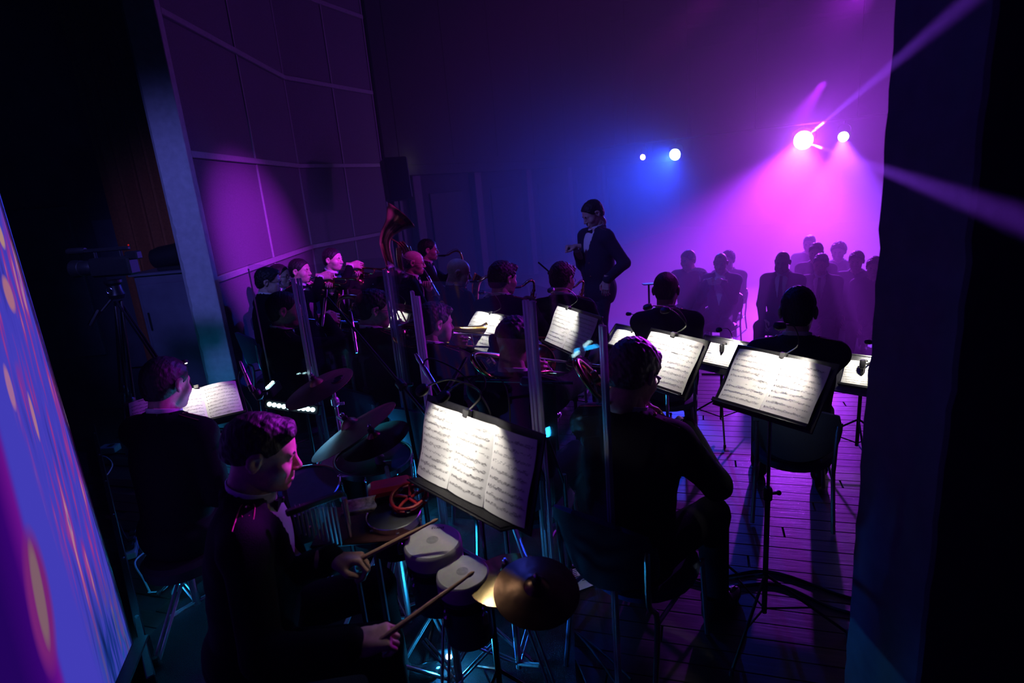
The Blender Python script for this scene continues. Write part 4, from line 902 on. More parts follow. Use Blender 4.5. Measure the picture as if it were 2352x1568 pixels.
# long peach lozenge and a few round blobs
def blob(s0, z0, rs, rz, sl=0.0):
    u_ = ma('DIVIDE', ma('ADD', ma('SUBTRACT', S_, s0), ma('MULTIPLY', ma('SUBTRACT', Z_, z0), sl)), rs); v_ = ma('DIVIDE', ma('SUBTRACT', Z_, z0), rz); return ma('ADD', ma('MULTIPLY', u_, u_), ma('MULTIPLY', v_, v_))
col_ = c2_
for s0, z0, rs, rz, sl, cc in ((.520, .72, .085, .27, .22, (.17, .015, .17)), (.512, .74, .036, .20, .22, (.20, .105, .14)), (.125, 1.72, .030, .075, 0, (.36, .14, .22)), (.30, 1.42, .02, .09, .1, (.34, .14, .30)), (.21, 1.28, .012, .10, .1, (.38, .16, .26)), (.06, 1.93, .02, .06, 0, (.40, .22, .20)), (.36, 1.72, .03, .10, .1, (.30, .10, .30))):
    k_ = N('ShaderNodeRGB'); k_.outputs[0].default_value = (*cc, 1); col_ = mixc(ramp(blob(s0, z0, rs, rz, sl), [(.45, (1, 1, 1)), (1.0, (0, 0, 0))]), col_, k_.outputs[0])
em = N('ShaderNodeEmission'); em.inputs[1].default_value = 1.0; LK(col_, em.inputs[0]); ou = N('ShaderNodeOutputMaterial'); LK(em.outputs[0], ou.inputs[0])
scr = thing('led_screen', E0 + dS * .9, 'tall stage video screen glowing violet and magenta', 'screen')
a = MB(MS); pts = []; a.add([(.0, .0, .1), (2.4, 0, .1), (2.4, 0, 4.2), (.0, 0, 4.2)], [[0, 1, 2, 3]]); V = a.v
me = bpy.data.meshes.new('display'); me.from_pydata([tuple(Vector(v) - E0) for v in V], [], a.f); me.update(); me.materials.append(m); dsp = bpy.data.objects.new('display', me); COL.objects.link(dsp); dsp.parent = scr; dsp.location = E0 - scr.location
a = MB(MS); a.box((1.2, -.055, 2.15), (1.2, .05, 2.06), bev=.004); a.build('cabinet_back', M_BLACKM, scr)
a = MB(MS); a.box((-.008, -.04, 2.15), (.006, .045, 2.06), bev=.002); a.build('edge_trim', M_STEEL, scr)
a = MB(MS); a.box((1.2, -.04, .06), (1.25, .10, .045), bev=.005); a.build('foot_rail', M_BLACKM, scr)
a = MB(); p, q = atz(215, 985, .05), atz(352, 1575, .05); a.box((p + q) / 2, ((q - p).length / 2, .016, .05), rot=Matrix.Rotation(math.atan2(q.y - p.y, q.x - p.x), 3, 'Z'), bev=.004)
rail = thing('floor_rail', (p + q) / 2 - Vector((0, 0, .05)), 'long dark metal floor rail running beside the video screen', 'rail'); a.build('bar', M_BLACKM, rail)
for i in range(6):
    a = MB(); w = toward(p, q, .08 + .16 * i); a.lathe(w + Vector((0, 0, .05)), (0, 0, 1), [(.009, -.002), (.009, .005), (.005, .008)], 8); a.build('bolt', M_STEEL, rail)
# ------------------------------------------------------------------ rug under the drums
a = MB(); c0, c1, c2, c3 = (-2.0, 1.35), (.05, 1.05), (.25, 3.05), (-1.7, 3.5); a.prism([c0, c1, c2, c3], 0.001, .012)
tag(a.build('rug', mat('speckled_carpet', (.022, .024, .03), .95, vary=.8, scale=260, bump=.6), loc=(-.85, 2.25, 0), smooth=False), 'dark speckled carpet lying under the drum kit and percussion', 'rug')
# ------------------------------------------------------------------ acrylic drum shield
def acrylic():
    m = bpy.data.materials.new('clear_acrylic'); m.use_nodes = True; nt = m.node_tree; nt.nodes.clear(); N = nt.nodes.new; LK = nt.links.new
    t = N('ShaderNodeBsdfTransparent'); t.inputs[0].default_value = (.93, .95, .97, 1); g = N('ShaderNodeBsdfGlossy'); g.inputs['Roughness'].default_value = .03
    lw = N('ShaderNodeLayerWeight'); lw.inputs[0].default_value = .5; pw = N('ShaderNodeMath'); pw.operation = 'POWER'; pw.inputs[1].default_value = 4.5; ad = N('ShaderNodeMath'); ad.operation = 'MULTIPLY_ADD'; ad.inputs[1].default_value = .6; ad.inputs[2].default_value = .025; mx = N('ShaderNodeMixShader'); o = N('ShaderNodeOutputMaterial')
    LK(lw.outputs['Facing'], pw.inputs[0]); LK(pw.outputs[0], ad.inputs[0]); LK(ad.outputs[0], mx.inputs[0]); LK(t.outputs[0], mx.inputs[1]); LK(g.outputs[0], mx.inputs[2]); LK(mx.outputs[0], o.inputs[0]); return m
M_ACR = acrylic()
def strip_mat():
    m = bpy.data.materials.new('frosted_channel'); m.use_nodes = True; nt = m.node_tree; nt.nodes.clear(); N = nt.nodes.new; LK = nt.links.new
    d = N('ShaderNodeBsdfDiffuse'); d.inputs[0].default_value = (.85, .86, .9, 1); t = N('ShaderNodeBsdfTranslucent'); t.inputs[0].default_value = (.85, .85, .9, 1); g = N('ShaderNodeBsdfGlossy'); g.inputs['Roughness'].default_value = .18
    a1 = N('ShaderNodeMixShader'); a1.inputs[0].default_value = .5; a2 = N('ShaderNodeMixShader'); a2.inputs[0].default_value = .35; o = N('ShaderNodeOutputMaterial')
    LK(d.outputs[0], a1.inputs[1]); LK(t.outputs[0], a1.inputs[2]); LK(a1.outputs[0], a2.inputs[1]); LK(g.outputs[0], a2.inputs[2]); LK(a2.outputs[0], o.inputs[0]); return m
M_STRIP = strip_mat()
PZS = [1.60, 1.60, 1.58, 1.56, 1.56]; PZ = 1.56; SH = [atz(567, 606, 1.60), atz(672, 612, 1.60), atz(888, 590, 1.60), atz(945, 645, PZ), atz(1215, 650, PZ), atz(1390, 700, PZ)]
NAMES = ['left end acrylic panel in front of the bearded trumpeter', 'clear acrylic drum shield panel in front of the silver trumpet and microphones', 'narrow turned acrylic panel between two ribbed channels', 'wide clear acrylic panel behind the big lit three page music sheet', 'clear acrylic panel between the trombonist and the grey-haired player in glasses']
for i in range(5):
    PZ = PZS[i]; A, B = SH[i].copy(), SH[i + 1].copy(); A.z = B.z = 0; d = (B - A); L_ = d.length; d.normalize(); nn = Vector((-d.y, d.x, 0)); Mx = Matrix(((d.x, nn.x, 0, A.x), (d.y, nn.y, 0, A.y), (0, 0, 1, 0), (0, 0, 0, 1)))
    root = thing('acrylic_panel', toward(A, B, .5) + Vector((0, 0, .0)), NAMES[i], 'screen panel', None); g = .008; c = .03; th = .003
    out = [(g, .015), (L_ - g, .015), (L_ - g, PZ - c)] + [(L_ - g - c + c * math.cos(t), PZ - c + c * math.sin(t)) for t in np.linspace(.3, PI / 2, 4)] + [(g + c - c * math.sin(t), PZ - c + c * math.cos(t)) for t in np.linspace(0, PI / 2 - .3, 4)] + [(g, PZ - c)]
    n = len(out); b = MB(Mx); b.add([(x, -th, z) for x, z in out] + [(x, th, z) for x, z in out], [list(range(n)), list(range(2 * n - 1, n - 1, -1))] + [[i_ + n, (i_ + 1) % n + n, (i_ + 1) % n, i_] for i_ in range(n)]); b.build('pane', M_ACR, root, smooth=False)
    for e, x in ((0, g), (1, L_ - g)):
        if (i == 0 and e == 0): b = MB(Mx); b.box((x, 0, PZ / 2), (.0025, .004, PZ / 2 - .03)); b.build('channel', M_STRIP, root); continue
        for kx in (0, 1): b = MB(Mx); b.box((x + (-.006 - kx * .016) * (1 if e else -1), 0, PZ / 2 - .03), (.0062, .008, PZ / 2 - .04), bev=.002); b.build('channel', M_STRIP, root)
# ------------------------------------------------------------------ hall lights on a bar
def par(p, lens, label, rad, s, aimd):
    root = thing('stage_light', p, label, 'stage light', None); ax = aimd.normalized()
    a = MB(); a.lathe(p - ax * .24, ax, [(.02, -.02), (rad * .7, 0), (rad * .95, .06), (rad * 1.08, .22), (rad * 1.1, .235), (rad * 1.0, .235)], 22, cap=(True, False)); a.build('can', M_BLACKM, root)
    a = MB(); a.lathe(p - ax * .012, ax, [(rad * 1.0, 0), (rad * .9, .006), (.001, .012)], 22, cap=(True, False)); a.build('lens', emis('lens_' + lens[0], lens[1], s), root)
    sd = ax.cross(Vector((0, 0, 1))).normalized(); c = p - ax * .1; a = MB(); a.tube(spl([c + sd * rad * 1.15, c + sd * rad * 1.15 + Vector((0, 0, .16)), c + Vector((0, 0, .22)), c - sd * rad * 1.15 + Vector((0, 0, .16)), c - sd * rad * 1.15], 4), .010, 6); a.rod(c + Vector((0, 0, .21)), c + Vector((0, 0, .30)), .014); a.build('yoke', M_BLACKM, root)
    return root
toC = Vector((-.55, -.8, -.12))
par(L_MAIN, ('violet', (.85, .55, 1)), 'largest brightest violet stage light hanging in the hall haze', .17, 45, toC)
par(L_SIDE, ('pale', (.75, .85, 1)), 'small pale stage light close beside the brightest violet light', .09, 16, toC)
par(L_BLUE, ('blue', (.35, .65, 1)), 'blue-white stage light hanging above the conductor', .12, 26, toC)
par(L_PINK, ('pink', (1, .6, .95)), 'small pink stage light at the far end of the bar', .06, 14, toC)
bar = thing('lighting_bar', hv(0, 13.1, 2.6), 'dark lighting bar carrying the stage lights across the hall', 'lighting bar')
a = MB(); pL = L_PINK + Vector((.06, .08, .31)); pR = L_SIDE + Vector((.06, .08, .31)); dd = (pR - pL).normalized(); a.rod(pL - dd * 1.5, pR + dd * 1.8, .024); a.build('bar', M_BLACKM, bar)
for t in (-.1, .25, .6, 1.05): a = MB(); w = toward(pL, pR, t); a.rod(w, (w.x, w.y, 6.5), .006, n=6); a.build('hanger', M_BLACKM, bar)
# ------------------------------------------------------------------ the band
def fwd(yaw, el=0): return Vector((math.cos(R(yaw)) * math.cos(R(el)), math.sin(R(yaw)) * math.cos(R(el)), math.sin(R(el))))
def left(yaw): return Vector((-math.sin(R(yaw)), math.cos(R(yaw)), 0))
ZUP = Vector((0, 0, 1))
def trumpeter(label, ilabel, px, py, d, yaw, el=-8, hpitch=6, metal=None, aim=None, **k):
    p = at(px, py, d); mo = mouth_of(p, yaw, k.get('hyaw', 0), hpitch); ay = yaw + k.get('hyaw', 0) if aim is None else aim; f = fwd(ay, el); l = left(ay)
    hL = mo + f * .205 + l * .035 - ZUP * .06; hR = mo + f * .225 - l * .015 + ZUP * .03
    r = person(label, p, yaw, hpitch=hpitch, handL=hL, handR=hR, poseL='grip', poseR='flute', palmL=-l, palmR=l - ZUP * .5, fingL=f * .2 + ZUP * .7 - l * .3, fingR=f * .9 + l * .35, elbow=(.8, -.1, -.8), **k)
    trumpet(frame(mo + f * .012, f), ilabel, metal=metal); return r
def trombonist(label, ilabel, px, py, d, yaw, el=-14, hpitch=10, ext=.15, aim=None, metal=None, roll=0, **k):
    p = at(px, py, d); mo = mouth_of(p, yaw, k.get('hyaw', 0), hpitch, k.get('hroll', 0)); ay = yaw + k.get('hyaw', 0) if aim is None else aim; f = fwd(ay, el); l = left(ay)
    up = ZUP + l * roll; Mt = frame(mo + f * .012, f, up)
    hL = Mt @ Vector((-.03, .10, -.04)); hR = Mt @ Vector((.012, .225 + ext, -.045))
    r = person(label, p, yaw, hpitch=hpitch, handL=hL, handR=hR, poseL='grip', poseR='flute', palmL=-l, palmR=l, fingL=-l * .8 + f * .3, fingR=l * .5 + f * .6 - ZUP * .2, elbow=(.7, -.1, -.8), **k)
    trombone(Mt, ilabel, ext, metal=metal); return r
def saxist(label, ilabel, px, py, d, yaw, k_=1.0, hpitch=10, tilt=18, off=0.0, metal=None, **k):
    p = at(px, py, d); mo = mouth_of(p, yaw, k.get('hyaw', 0), hpitch); f = fwd(yaw + k.get('hyaw', 0)); l = left(yaw)
    Ms = frame(mo + f * .012, f) @ Matrix.Rotation(R(-off), 4, 'Y')
    hL = Ms @ Vector((-.0, .30 * k_ - .045, -.22 * k_)); hR = Ms @ Vector((.02, .30 * k_ - .04, -.47 * k_))
    r = person(label, p, yaw, hpitch=hpitch, handL=hL, handR=hR, poseL='flute', poseR='flute', palmL=-l * .9 + f * .2, palmR=l * .9, fingL=f * .6 - l * .6, fingR=f * .6 + l * .6, elbow=(.8, -.2, -.7), **k)
    sax(Ms, ilabel, k_, metal=metal); return r
# percussionist, nearest figure
P1L, P1R = at(826, 1283, 1.86), at(888, 1462, 1.60)
s1, s2 = at(1005, 1192, 1.86), at(1088, 1313, 1.70); g1, g2 = at(800, 1298, 1.85), at(845, 1490, 1.57)
perc = person('nearest percussionist in profile with short dark hair, black jacket and drumsticks', at(603, 1040, 1.88), 14, lean=12, hpitch=16, handL=P1L, handR=P1R, poseL='grip', poseR='grip', palmL=(0, -.25, -1), palmR=(.1, .45, -1),
              fingL=(1, .05, -.12), fingR=(1, .25, -.05), hair='fade', skin=M_SKIN2, fine=True, chair=False, face='norm', elbow=(.5, -.3, -.9))
for (t, b, lb) in ((s1, g1, 'wooden drumstick held over the white bongo heads'), (s2, g2, 'wooden drumstick held low with its tip on the gold cymbal')):
    ax = (t - b).normalized(); a = MB(); L_ = (t - b).length; a.lathe(b - ax * .03, ax, [(.005, 0), (.0078, .004), (.0078, L_ * .68), (.0042, L_ - .0), (.0038, L_ + .008), (.0062, L_ + .014), (.0060, L_ + .024), (.002, L_ + .032)], 10); tag(a.build('drumstick', M_WOOD, loc=b), lb, 'drumstick', 'drumsticks')
# stool
hp = perc['hip']; stool = thing('drum_stool', (hp.x, hp.y, 0), 'round black drum stool under the nearest percussionist', 'stool'); z = hp.z - .115
a = MB(); a.lathe((hp.x, hp.y, z), (0, 0, 1), [(.14, -.07), (.165, -.06), (.17, -.02), (.155, 0), (.05, .004)], 28); a.build('seat', M_RUBBER, stool)
a = MB(); a.rod((hp.x, hp.y, .08), (hp.x, hp.y, z - .06), .016); a.build('pole', M_CHROME, stool)
for k in range(3):
    t = .5 + k * 2.094; u = Vector((math.cos(t), math.sin(t), 0)); a = MB(); a.rod(Vector((hp.x, hp.y, .32)), Vector((hp.x, hp.y, .015)) + u * .26, .011); a.build('leg', M_CHROME, stool)
# drummer
dp = at(384, 882, 2.75); dm = person('drummer seen from behind with short dark hair at the leftmost lit sheet', dp, 74, lean=10, hyaw=0, hpitch=12, handR=at(485, 1035, 2.95), handL=dp + fwd(70) * .42 - ZUP * .42, poseR='grip', poseL='grip', hair='short', chair=False)
a = MB(); b, t = at(470, 1035, 2.95), at(560, 985, 3.2); ax = (t - b).normalized(); L_ = (t - b).length; a.lathe(b, ax, [(.005, 0), (.0075, .004), (.0075, L_ * .7), (.004, L_), (.006, L_ + .01), (.002, L_ + .03)], 8); tag(a.build('drumstick', M_WOOD, loc=b), 'wooden drumstick raised beside the drummer below his lit sheet', 'drumstick', 'drumsticks')
hp = dm['hip']; stool = thing('drum_stool', (hp.x, hp.y, 0), 'round black drum throne on a bright cyan-lit chrome tripod under the drummer', 'stool'); z = hp.z - .115
a = MB(); a.lathe((hp.x, hp.y, z), (0, 0, 1), [(.15, -.08), (.18, -.07), (.185, -.02), (.165, 0), (.05, .004)], 28); a.build('seat', M_RUBBER, stool)
a = MB(); n_ = 40; a.tube([(hp.x, hp.y, .30 + (z - .36) * i / n_) for i in range(n_ + 1)], [.0135 if i % 2 else .0115 for i in range(n_ + 1)], 10); a.build('threaded_rod', M_SATM, stool)
a = MB(); a.rod((hp.x, hp.y, .09), (hp.x, hp.y, .36), .017, n=12); a.build('sleeve', M_SATM, stool)
a = MB(); a.lathe((hp.x, hp.y, .33), (0, 0, 1), [(.018, 0), (.030, .006), (.030, .04), (.018, .05)], 12); a.rod((hp.x, hp.y, .35), (hp.x - .06, hp.y - .04, .35), .006); a.build('collar', M_SATM, stool)
for k in range(3):
    t = -1.75 + k * 2.094; u = Vector((math.cos(t), math.sin(t), 0)); v = Vector((-u.y, u.x, 0)); c0 = Vector((hp.x, hp.y, 0)); a = MB()
    for w in (-1, 1): a.rod(c0 + u * .03 + ZUP * .30 + v * .012 * w, c0 + u * .29 + ZUP * .03 + v * .012 * w, .0075); a.rod(c0 + u * .02 + ZUP * .11 + v * .009 * w, c0 + u * .17 + ZUP * .155 + v * .009 * w, .005, n=6)
    lg = a.build('leg', M_SATM, stool); a = MB(); a.lathe(c0 + u * .30, (0, 0, 1), [(.016, 0), (.020, .008), (.018, .04), (.010, .048)], 10); a.build('rubber_foot', M_RUBBER, lg)
# brass
trumpeter('bearded trumpeter in profile seen through the left acrylic panel', 'silver trumpet held by the bearded man behind acrylic', 655, 712, 4.05, 40, hyaw=-22, el=-14, hpitch=4, hair='crop', beard=True, metal=M_SILV, scale=1.03, skin=M_SKIN2)
trumpeter('trumpeter in the row by the magenta wall, dark hair, no glasses', 'trumpet of the player by the magenta wall, second bell from the wall corner', 690, 622, 6.2, -12, el=-6, hpitch=2, hair='short')
trumpeter('trumpeter furthest along the wall, head against the dark wall panel', 'brass trumpet pointing at the dark wall panel, furthest from the screen', 765, 596, 6.6, -18, el=-8, hpitch=2, hair='short')
trumpeter('trumpeter in dark-rimmed glasses, rear of the two heads at the left', 'trumpet of the man in dark-rimmed glasses, its bell lowest of the row', 643, 634, 6.35, -8, el=-16, hpitch=4, hair='short', glasses=True)
person('player in thin glasses, front of the two overlapping heads at the left', at(618, 646, 5.6), 42, hyaw=-30, hair='full', glasses=True, face='full')
trombonist('black-haired trombonist in glasses between the acrylic channels', 'trombone of the black-haired man in glasses', 861, 710, 3.85, 55, hyaw=-33, el=-20, hpitch=10, hair='side', glasses=True, ext=.05)
trombonist('trombonist with wavy dark hair in profile through acrylic', 'trombone of the wavy-haired player, brown bell before the tilted sheet', 1000, 742, 3.6, 58, hyaw=-28, el=-14, hpitch=8, hair='quiff', ext=.1, face='full', roll=.7)
trombonist('trombonist from behind with shaved sides and thick black hair on top', 'trombone with its tuning loop over the shaved-sided player\'s shoulder', 1188, 790, 2.78, 66, el=-20, hpitch=12, hair='top', ext=.30, skin=M_SKIN2, face='full', hyaw=-18, aim=60, roll=.9)
nt_ = trombonist('grey-brown haired trombonist in black glasses, back towards the camera at right', 'trombone of the player in black glasses, loop at his left ear', 1455, 858, 2.2, 48, el=-42, hpitch=26, roll=.7, hair='full', hairm=mat('greying_hair', (.09, .07, .06), .5, vary=.5, scale=120, bump=.5, stretch=(1, .25, .3)), skin=M_SKIN2, ext=.1, glasses=True, gl=.0034, fine=True, aim=50, lean=6)
# woodwind
cp = at(951, 603, 6.2); mo = mouth_of(cp, 4, 0, 8)
person('bald player in glasses with a slim silver woodwind', cp, 4, hpitch=8, hair='ring', hairm=M_GREY, glasses=True, handL=mo + fwd(4, -70) * .22, handR=mo + fwd(4, -70) * .38, poseL='flute', poseR='flute', elbow=(.8, 0, -.6))
clarinet(frame(mo, fwd(4, -68)), 'slim silver clarinet-like pipe of the bald player in glasses', M_SILV, .52)
saxist('saxophonist in profile with short hair behind the bald glasses wearer', 'tenor saxophone glowing magenta beside the bald glasses wearer', 984, 574, 6.9, 8, .95, hair='short', hpitch=4)
saxist('bald saxophonist without glasses, looking down to the right', 'saxophone of the bald man without glasses', 1054, 625, 5.35, 30, .8, hair=None, hpitch=16, face='full', hyaw=-26)
saxist('dark-haired alto saxophonist with a cyan-lit cheek', 'alto saxophone beside the cyan-lit cheek', 1156, 640, 4.35, 68, .72, hair='side', hpitch=8, off=-14, hyaw=-28)
saxist('saxophonist in glasses seated below the conductor', 'saxophone under the chin of the man in glasses below the conductor', 1292, 640, 4.6, 70, .72, hair='side', hairm=M_BROWN, glasses=True, hpitch=12, hyaw=-20, off=-16)
op = at(1530, 667, 4.25); mo = mouth_of(op, 66, 0, 14)
person('close-cropped player from behind, left of two backs in front of the audience', op, 74, hyaw=-8, hpitch=14, hair='crop', hairm=M_BROWN, handL=mo + fwd(66, -50) * .25, handR=mo + fwd(66, -50) * .42, poseL='flute', poseR='flute', skin=M_SKIN2, coat=M_NAVY, sc3=(1.06, 1, 1.04))
clarinet(frame(mo, fwd(60, -42)), 'black clarinet of the close-cropped player seen from behind')
saxist('spiky-haired saxophonist from behind, right of two backs in front of the audience', 'baritone saxophone beside the right pillar, bell lit cyan', 1833, 716, 3.2, 66, 1.05, hair='short', hpitch=10, off=-16, hyaw=-4, coat=M_NAVY, sc3=(1.05, 1, 1.08), metal=M_SILV)
# conductor
jp = at(1361, 491, 6.1)
person('conductor standing in dress jacket with bow tie, right fist raised', jp, 206, lean=3, hyaw=-6, hpitch=26, stand=True, handR=at(1303, 566, 6.05), handL=at(1391, 664, 5.95), poseR='fist', poseL='relax', palmR=(0, 0, -1), fingR=(-1, -.15, .1), fingL=(-.15, -.05, -1), palmL=(.3, .6, 0),
       hair='short', beard=True, coat=M_NAVY, buttons=True, chair=False, elbow=(.6, -.7, -.5), elbowL=(.25, -1, -.2), floor=0.0, scale=1.06)
# audience, seated on the hall floor
AU = dict(coat=M_GREYSUIT, epaul=False, floor=-.45)
def aud(label, px, py, d, yaw=233, **k):
    q = dict(AU); q.update(k); return person(label, at(px, py, d), yaw, group=None, **q)
a1 = aud('audience member in a dark top with a fringed scarf on one shoulder', 1580, 597, 7.9, tie=None, shirt=False, hair='short', hairm=M_GREY, hyaw=-20)
a2p = at(1655, 604, 7.5); f = fwd(233); a2c = a2p + f * .27 - ZUP * .20
aud('elderly audience member in a suit with hands clasped before his chest', 1655, 604, 7.5, hair='old', hairm=M_GREY, tie=None, hyaw=10, handR=a2c - left(233) * .02, handL=a2c + left(233) * .03, poseR='grip', poseL='grip', fingR=left(233) + f * .5, fingL=-left(233) + f * .5, palmR=-f, palmL=-f)
aud('audience member in suit and long dark tie, white hair', 1797, 602, 7.0, hair='old', hairm=M_GREY, tie='long', face='full')
aud('audience member in suit, pale swept hair catching blue-white light', 1885, 607, 7.35, hair='side', hairm=M_GREY, tie='long')
aud('short-haired audience member, furthest back and highest head', 1859, 560, 9.0, hair='short', shirt=False, tie=None)
aud('audience member peeping from behind the swept-haired man', 1874, 580, 7.9, hair='side', shirt=False, tie=None)
aud('audience member with a big curly hairdo', 1926, 578, 8.6, hair='curly', hairm=M_BROWN, shirt=False, tie=None, sc3=(1.1, 1, 1.02))
aud('audience member with smooth parted hair beside the curly head', 1967, 600, 7.6, hair='full', hairm=M_BROWN, shirt=False, tie=None)
aud('audience member half hidden by the right pillar', 2008, 614, 7.2, hair='side', shirt=False, tie=None)
aud('audience member faintly seen behind the elderly man with clasped hands', 1672, 598, 8.5, hair='curly', shirt=False, tie=None)
# fringe of the scarf
q = thing('scarf', a1['root'].location + Vector((0, 0, .9)), 'fringed pale scarf over the shoulder of the leftmost audience member', 'scarf'); c = a1['T'] @ Vector((-.17, .02, .535))
a = MB(a1['T']); a.tube(spl([(-.06, .05, .555), (-.13, .03, .56), (-.20, .0, .525), (-.245, -.0, .45)], 4), [.018, .03, .03, .02], 8); a.build('wrap', mat('pale_scarf', (.6, .5, .55), .8, vary=.2, scale=60, bump=.3), q)
for i in range(9): a = MB(a1['T']); x = -.16 - .011 * i; a.tube(spl([(x, .03, .54 - .006 * i), (x - .012, .085, .46 - .008 * i), (x - .01, .09, .37 - .006 * i)], 3), .004, 5); a.build('tassel', MATS['pale_scarf'], q)
# chairs for everybody who sits
for hip, yaw, fl, lab in SEATS:
    who = lab.split(',')[0]; chair(hip, yaw, fl, ('upholstered chair under the ' + ' '.join(who.split()[:11])), 'chairs on the stage' if fl == 0 else 'audience chairs', None if fl == 0 else M_BLACKP)
# ------------------------------------------------------------------ music desks
BIG = 'GARAJE GATO'
desk((296, 928), (541, 876), (306, 1012), 3.0, 'black music stand of the drummer at the left', 'wide open score spread before the drummer from behind', 'lamp on the gooseneck above the drummer\'s score', pages=3, title=BIG, seed=3, power=3.56, lampu=.62, aimv=.3, reach=.14, flip=-1)
S2 = desk((985, 920), (1238, 1010), (962, 1085), 2.1, 'black music stand with a slotted tray under the big three page sheet', 'big three page sheet titled above its first staves, nearest to the bongos', 'two-headed lamp clipped over the big three page sheet', pages=3, staves=9, title=BIG, seed=11, power=6.5, heads=2, tray=True, reach=.15, lampu=.42, aimv=.2, angle=84)
desk((1095, 716), (1163, 729), (1051, 795), 4.1, 'music stand tilted flat behind the trombone tuning loop', 'tilted sheet lit white behind the trombone tuning loop', 'lamp arched over the tilted sheet behind the tuning loop', seed=5, power=7.11, aimv=.35)
desk((1282, 703), (1376, 733), (1253, 783), 3.75, 'music stand seen through acrylic below the conductor', 'two page sheet with curled corner seen through acrylic below the conductor', 'lamp clipped to the sheet below the conductor', seed=6, power=5.93, lampu=.3)
desk((1497, 762), (1618, 790), (1452, 868), 2.9, 'music stand holding a thick folder in front of the player in black glasses', 'thick open folder of notes in front of the player in black glasses', 'two-headed lamp above the thick open folder', seed=7, power=6.30, heads=2, margin=.022, lampu=.45, aimv=.25)
desk((1700, 802), (1911, 845), (1649, 919), 2.45, 'tall music stand with thin chrome pole nearest the right pillar', 'largest white double sheet, on the tall stand nearest the right pillar', 'lamp with two glowing diodes over the largest white double sheet', seed=8, power=6.10, lampu=.5, aimv=.25, reach=.15, margin=.022)
desk((1627, 786), (1703, 800), (1612, 832), 4.5, 'silver-framed music stand between the two backs', 'spiral-bound sheet on the silver-framed stand between the two backs', 'lamp clipped to the silver-framed stand between the two backs', seed=9, power=7.90, silver=True, margin=.05)
desk((1945, 828), (2030, 839), (1930, 882), 3.9, 'silver-framed music stand cut off by the right pillar', 'sheet on the stand cut off by the right pillar', 'lamp clipped to the stand cut off by the right pillar', seed=10, power=7.11, silver=True, margin=.05)
desk((1418, 757), (1490, 772), (1396, 793), 4.9, 'silver-framed music stand left of the close-cropped back', 'sheet half hidden by the close-cropped back', 'lamp on the stand left of the close-cropped back', seed=12, power=6.32, silver=True, margin=.05)
desk((893, 710), (940, 716), (882, 752), 4.7, 'music stand behind the double acrylic channel', 'small bright sheet glimpsed behind the double acrylic channel', 'lamp over the small sheet behind the double channel', seed=13, power=5.93)
# conductor's desk, seen on edge
p = at(1490, 652, 6.0); cd = thing('music_stand', (p.x, p.y, 0), 'conductor\'s flat desk seen on edge as a bright line', 'music stand', 'music stands on the stage')
a = MB(frame(p, fwd(82, -7))); a.box((0, 0, 0), (.060, .10, .006), bev=.002); a.build('desk_plate', M_STEEL, cd)
a = MB(); a.rod((p.x, p.y, .06), (p.x, p.y, p.z), .010); a.build('pole', M_BLACKM, cd)
for k in range(3): t = k * 2.094; a = MB(); a.rod((p.x, p.y, .2), (p.x + .27 * math.cos(t), p.y + .27 * math.sin(t), .012), .007); a.build('leg', M_BLACKM, cd)
# ------------------------------------------------------------------ tuba on its stand
tb = at(905, 560, 6.9); tu = thing('tuba', (tb.x, tb.y, .45), 'big brass tuba glowing magenta, bell up, by the wall corner', 'tuba'); ex, ey = Vector((.92, .38, 0)), Vector((-.38, .92, 0))
def tp(u, v): return tb + ex * u + ZUP * v
a = MB(); path = spl([tp(.30, -.50), tp(.24, -.62), tp(.10, -.66), tp(-.03, -.60), tp(-.085, -.45), tp(-.08, -.25), tp(-.10, -.08), tp(-.10, .04), tp(-.05, .14), tp(.03, .22), tp(.09, .28), tp(.13, .315)], 5)
a.tube(path, lerpl([.016, .020, .026, .032, .038, .045, .052, .060, .070, .085, .12, .175, .20], len(path)), 24, cap=False); a.build('bell_and_bore', M_BRASS, tu)
e = path[-1]; ax = (path[-1] - path[-2]).normalized(); u = ax.cross(ey).normalized(); a = MB(); a.tube([e + (u * math.cos(t) + ey * math.sin(t)) * .20 for t in np.linspace(0, 2 * PI, 33)[:-1]], .004, 6, closed=True); a.build('bell_rim', M_BRASS, tu)
a = MB()
for k in range(3): a.tube(spl([tp(.03 + .035 * k, .02), tp(.09 + .03 * k, -.06), tp(.10 + .03 * k, -.20), tp(.05 + .03 * k, -.34), tp(.02 + .02 * k, -.20), tp(.03 + .02 * k, -.05)], 5), .013, 10)
a.tube(spl([tp(-.02, .06), tp(.05, -.02), tp(.04, -.2), tp(.12, -.34), tp(.20, -.22), tp(.18, -.05)], 5), .011, 10); a.build('branches', M_BRASS, tu)
for k in range(4): a = MB(); q = tp(.07 + .045 * k, -.2) - ey * .05; a.rod(q - ZUP * .13, q + ZUP * .05, .016, n=12); a.rod(q + ZUP * .05, q + ZUP * .085, .004); a.ball(q + ZUP * .09, (.014, .014, .006), 10); a.build('valve', M_SILV, tu)
ts = thing('tuba_stand', (tb.x, tb.y, 0), 'black tripod stand under the big brass tuba', 'instrument stand'); a = MB(); c = tp(.06, -.70); a.rod((c.x, c.y, .1), c, .014); a.tube(spl([c + ex * .12 + ZUP * .05, c, c - ex * .12 + ZUP * .05], 4), .012, 8); a.build('cradle', M_BLACKM, ts)
for k in range(3): t = k * 2.094; a = MB(); a.rod((c.x, c.y, .3), (c.x + .28 * math.cos(t), c.y + .28 * math.sin(t), .012), .010); a.build('leg', M_BLACKM, ts)
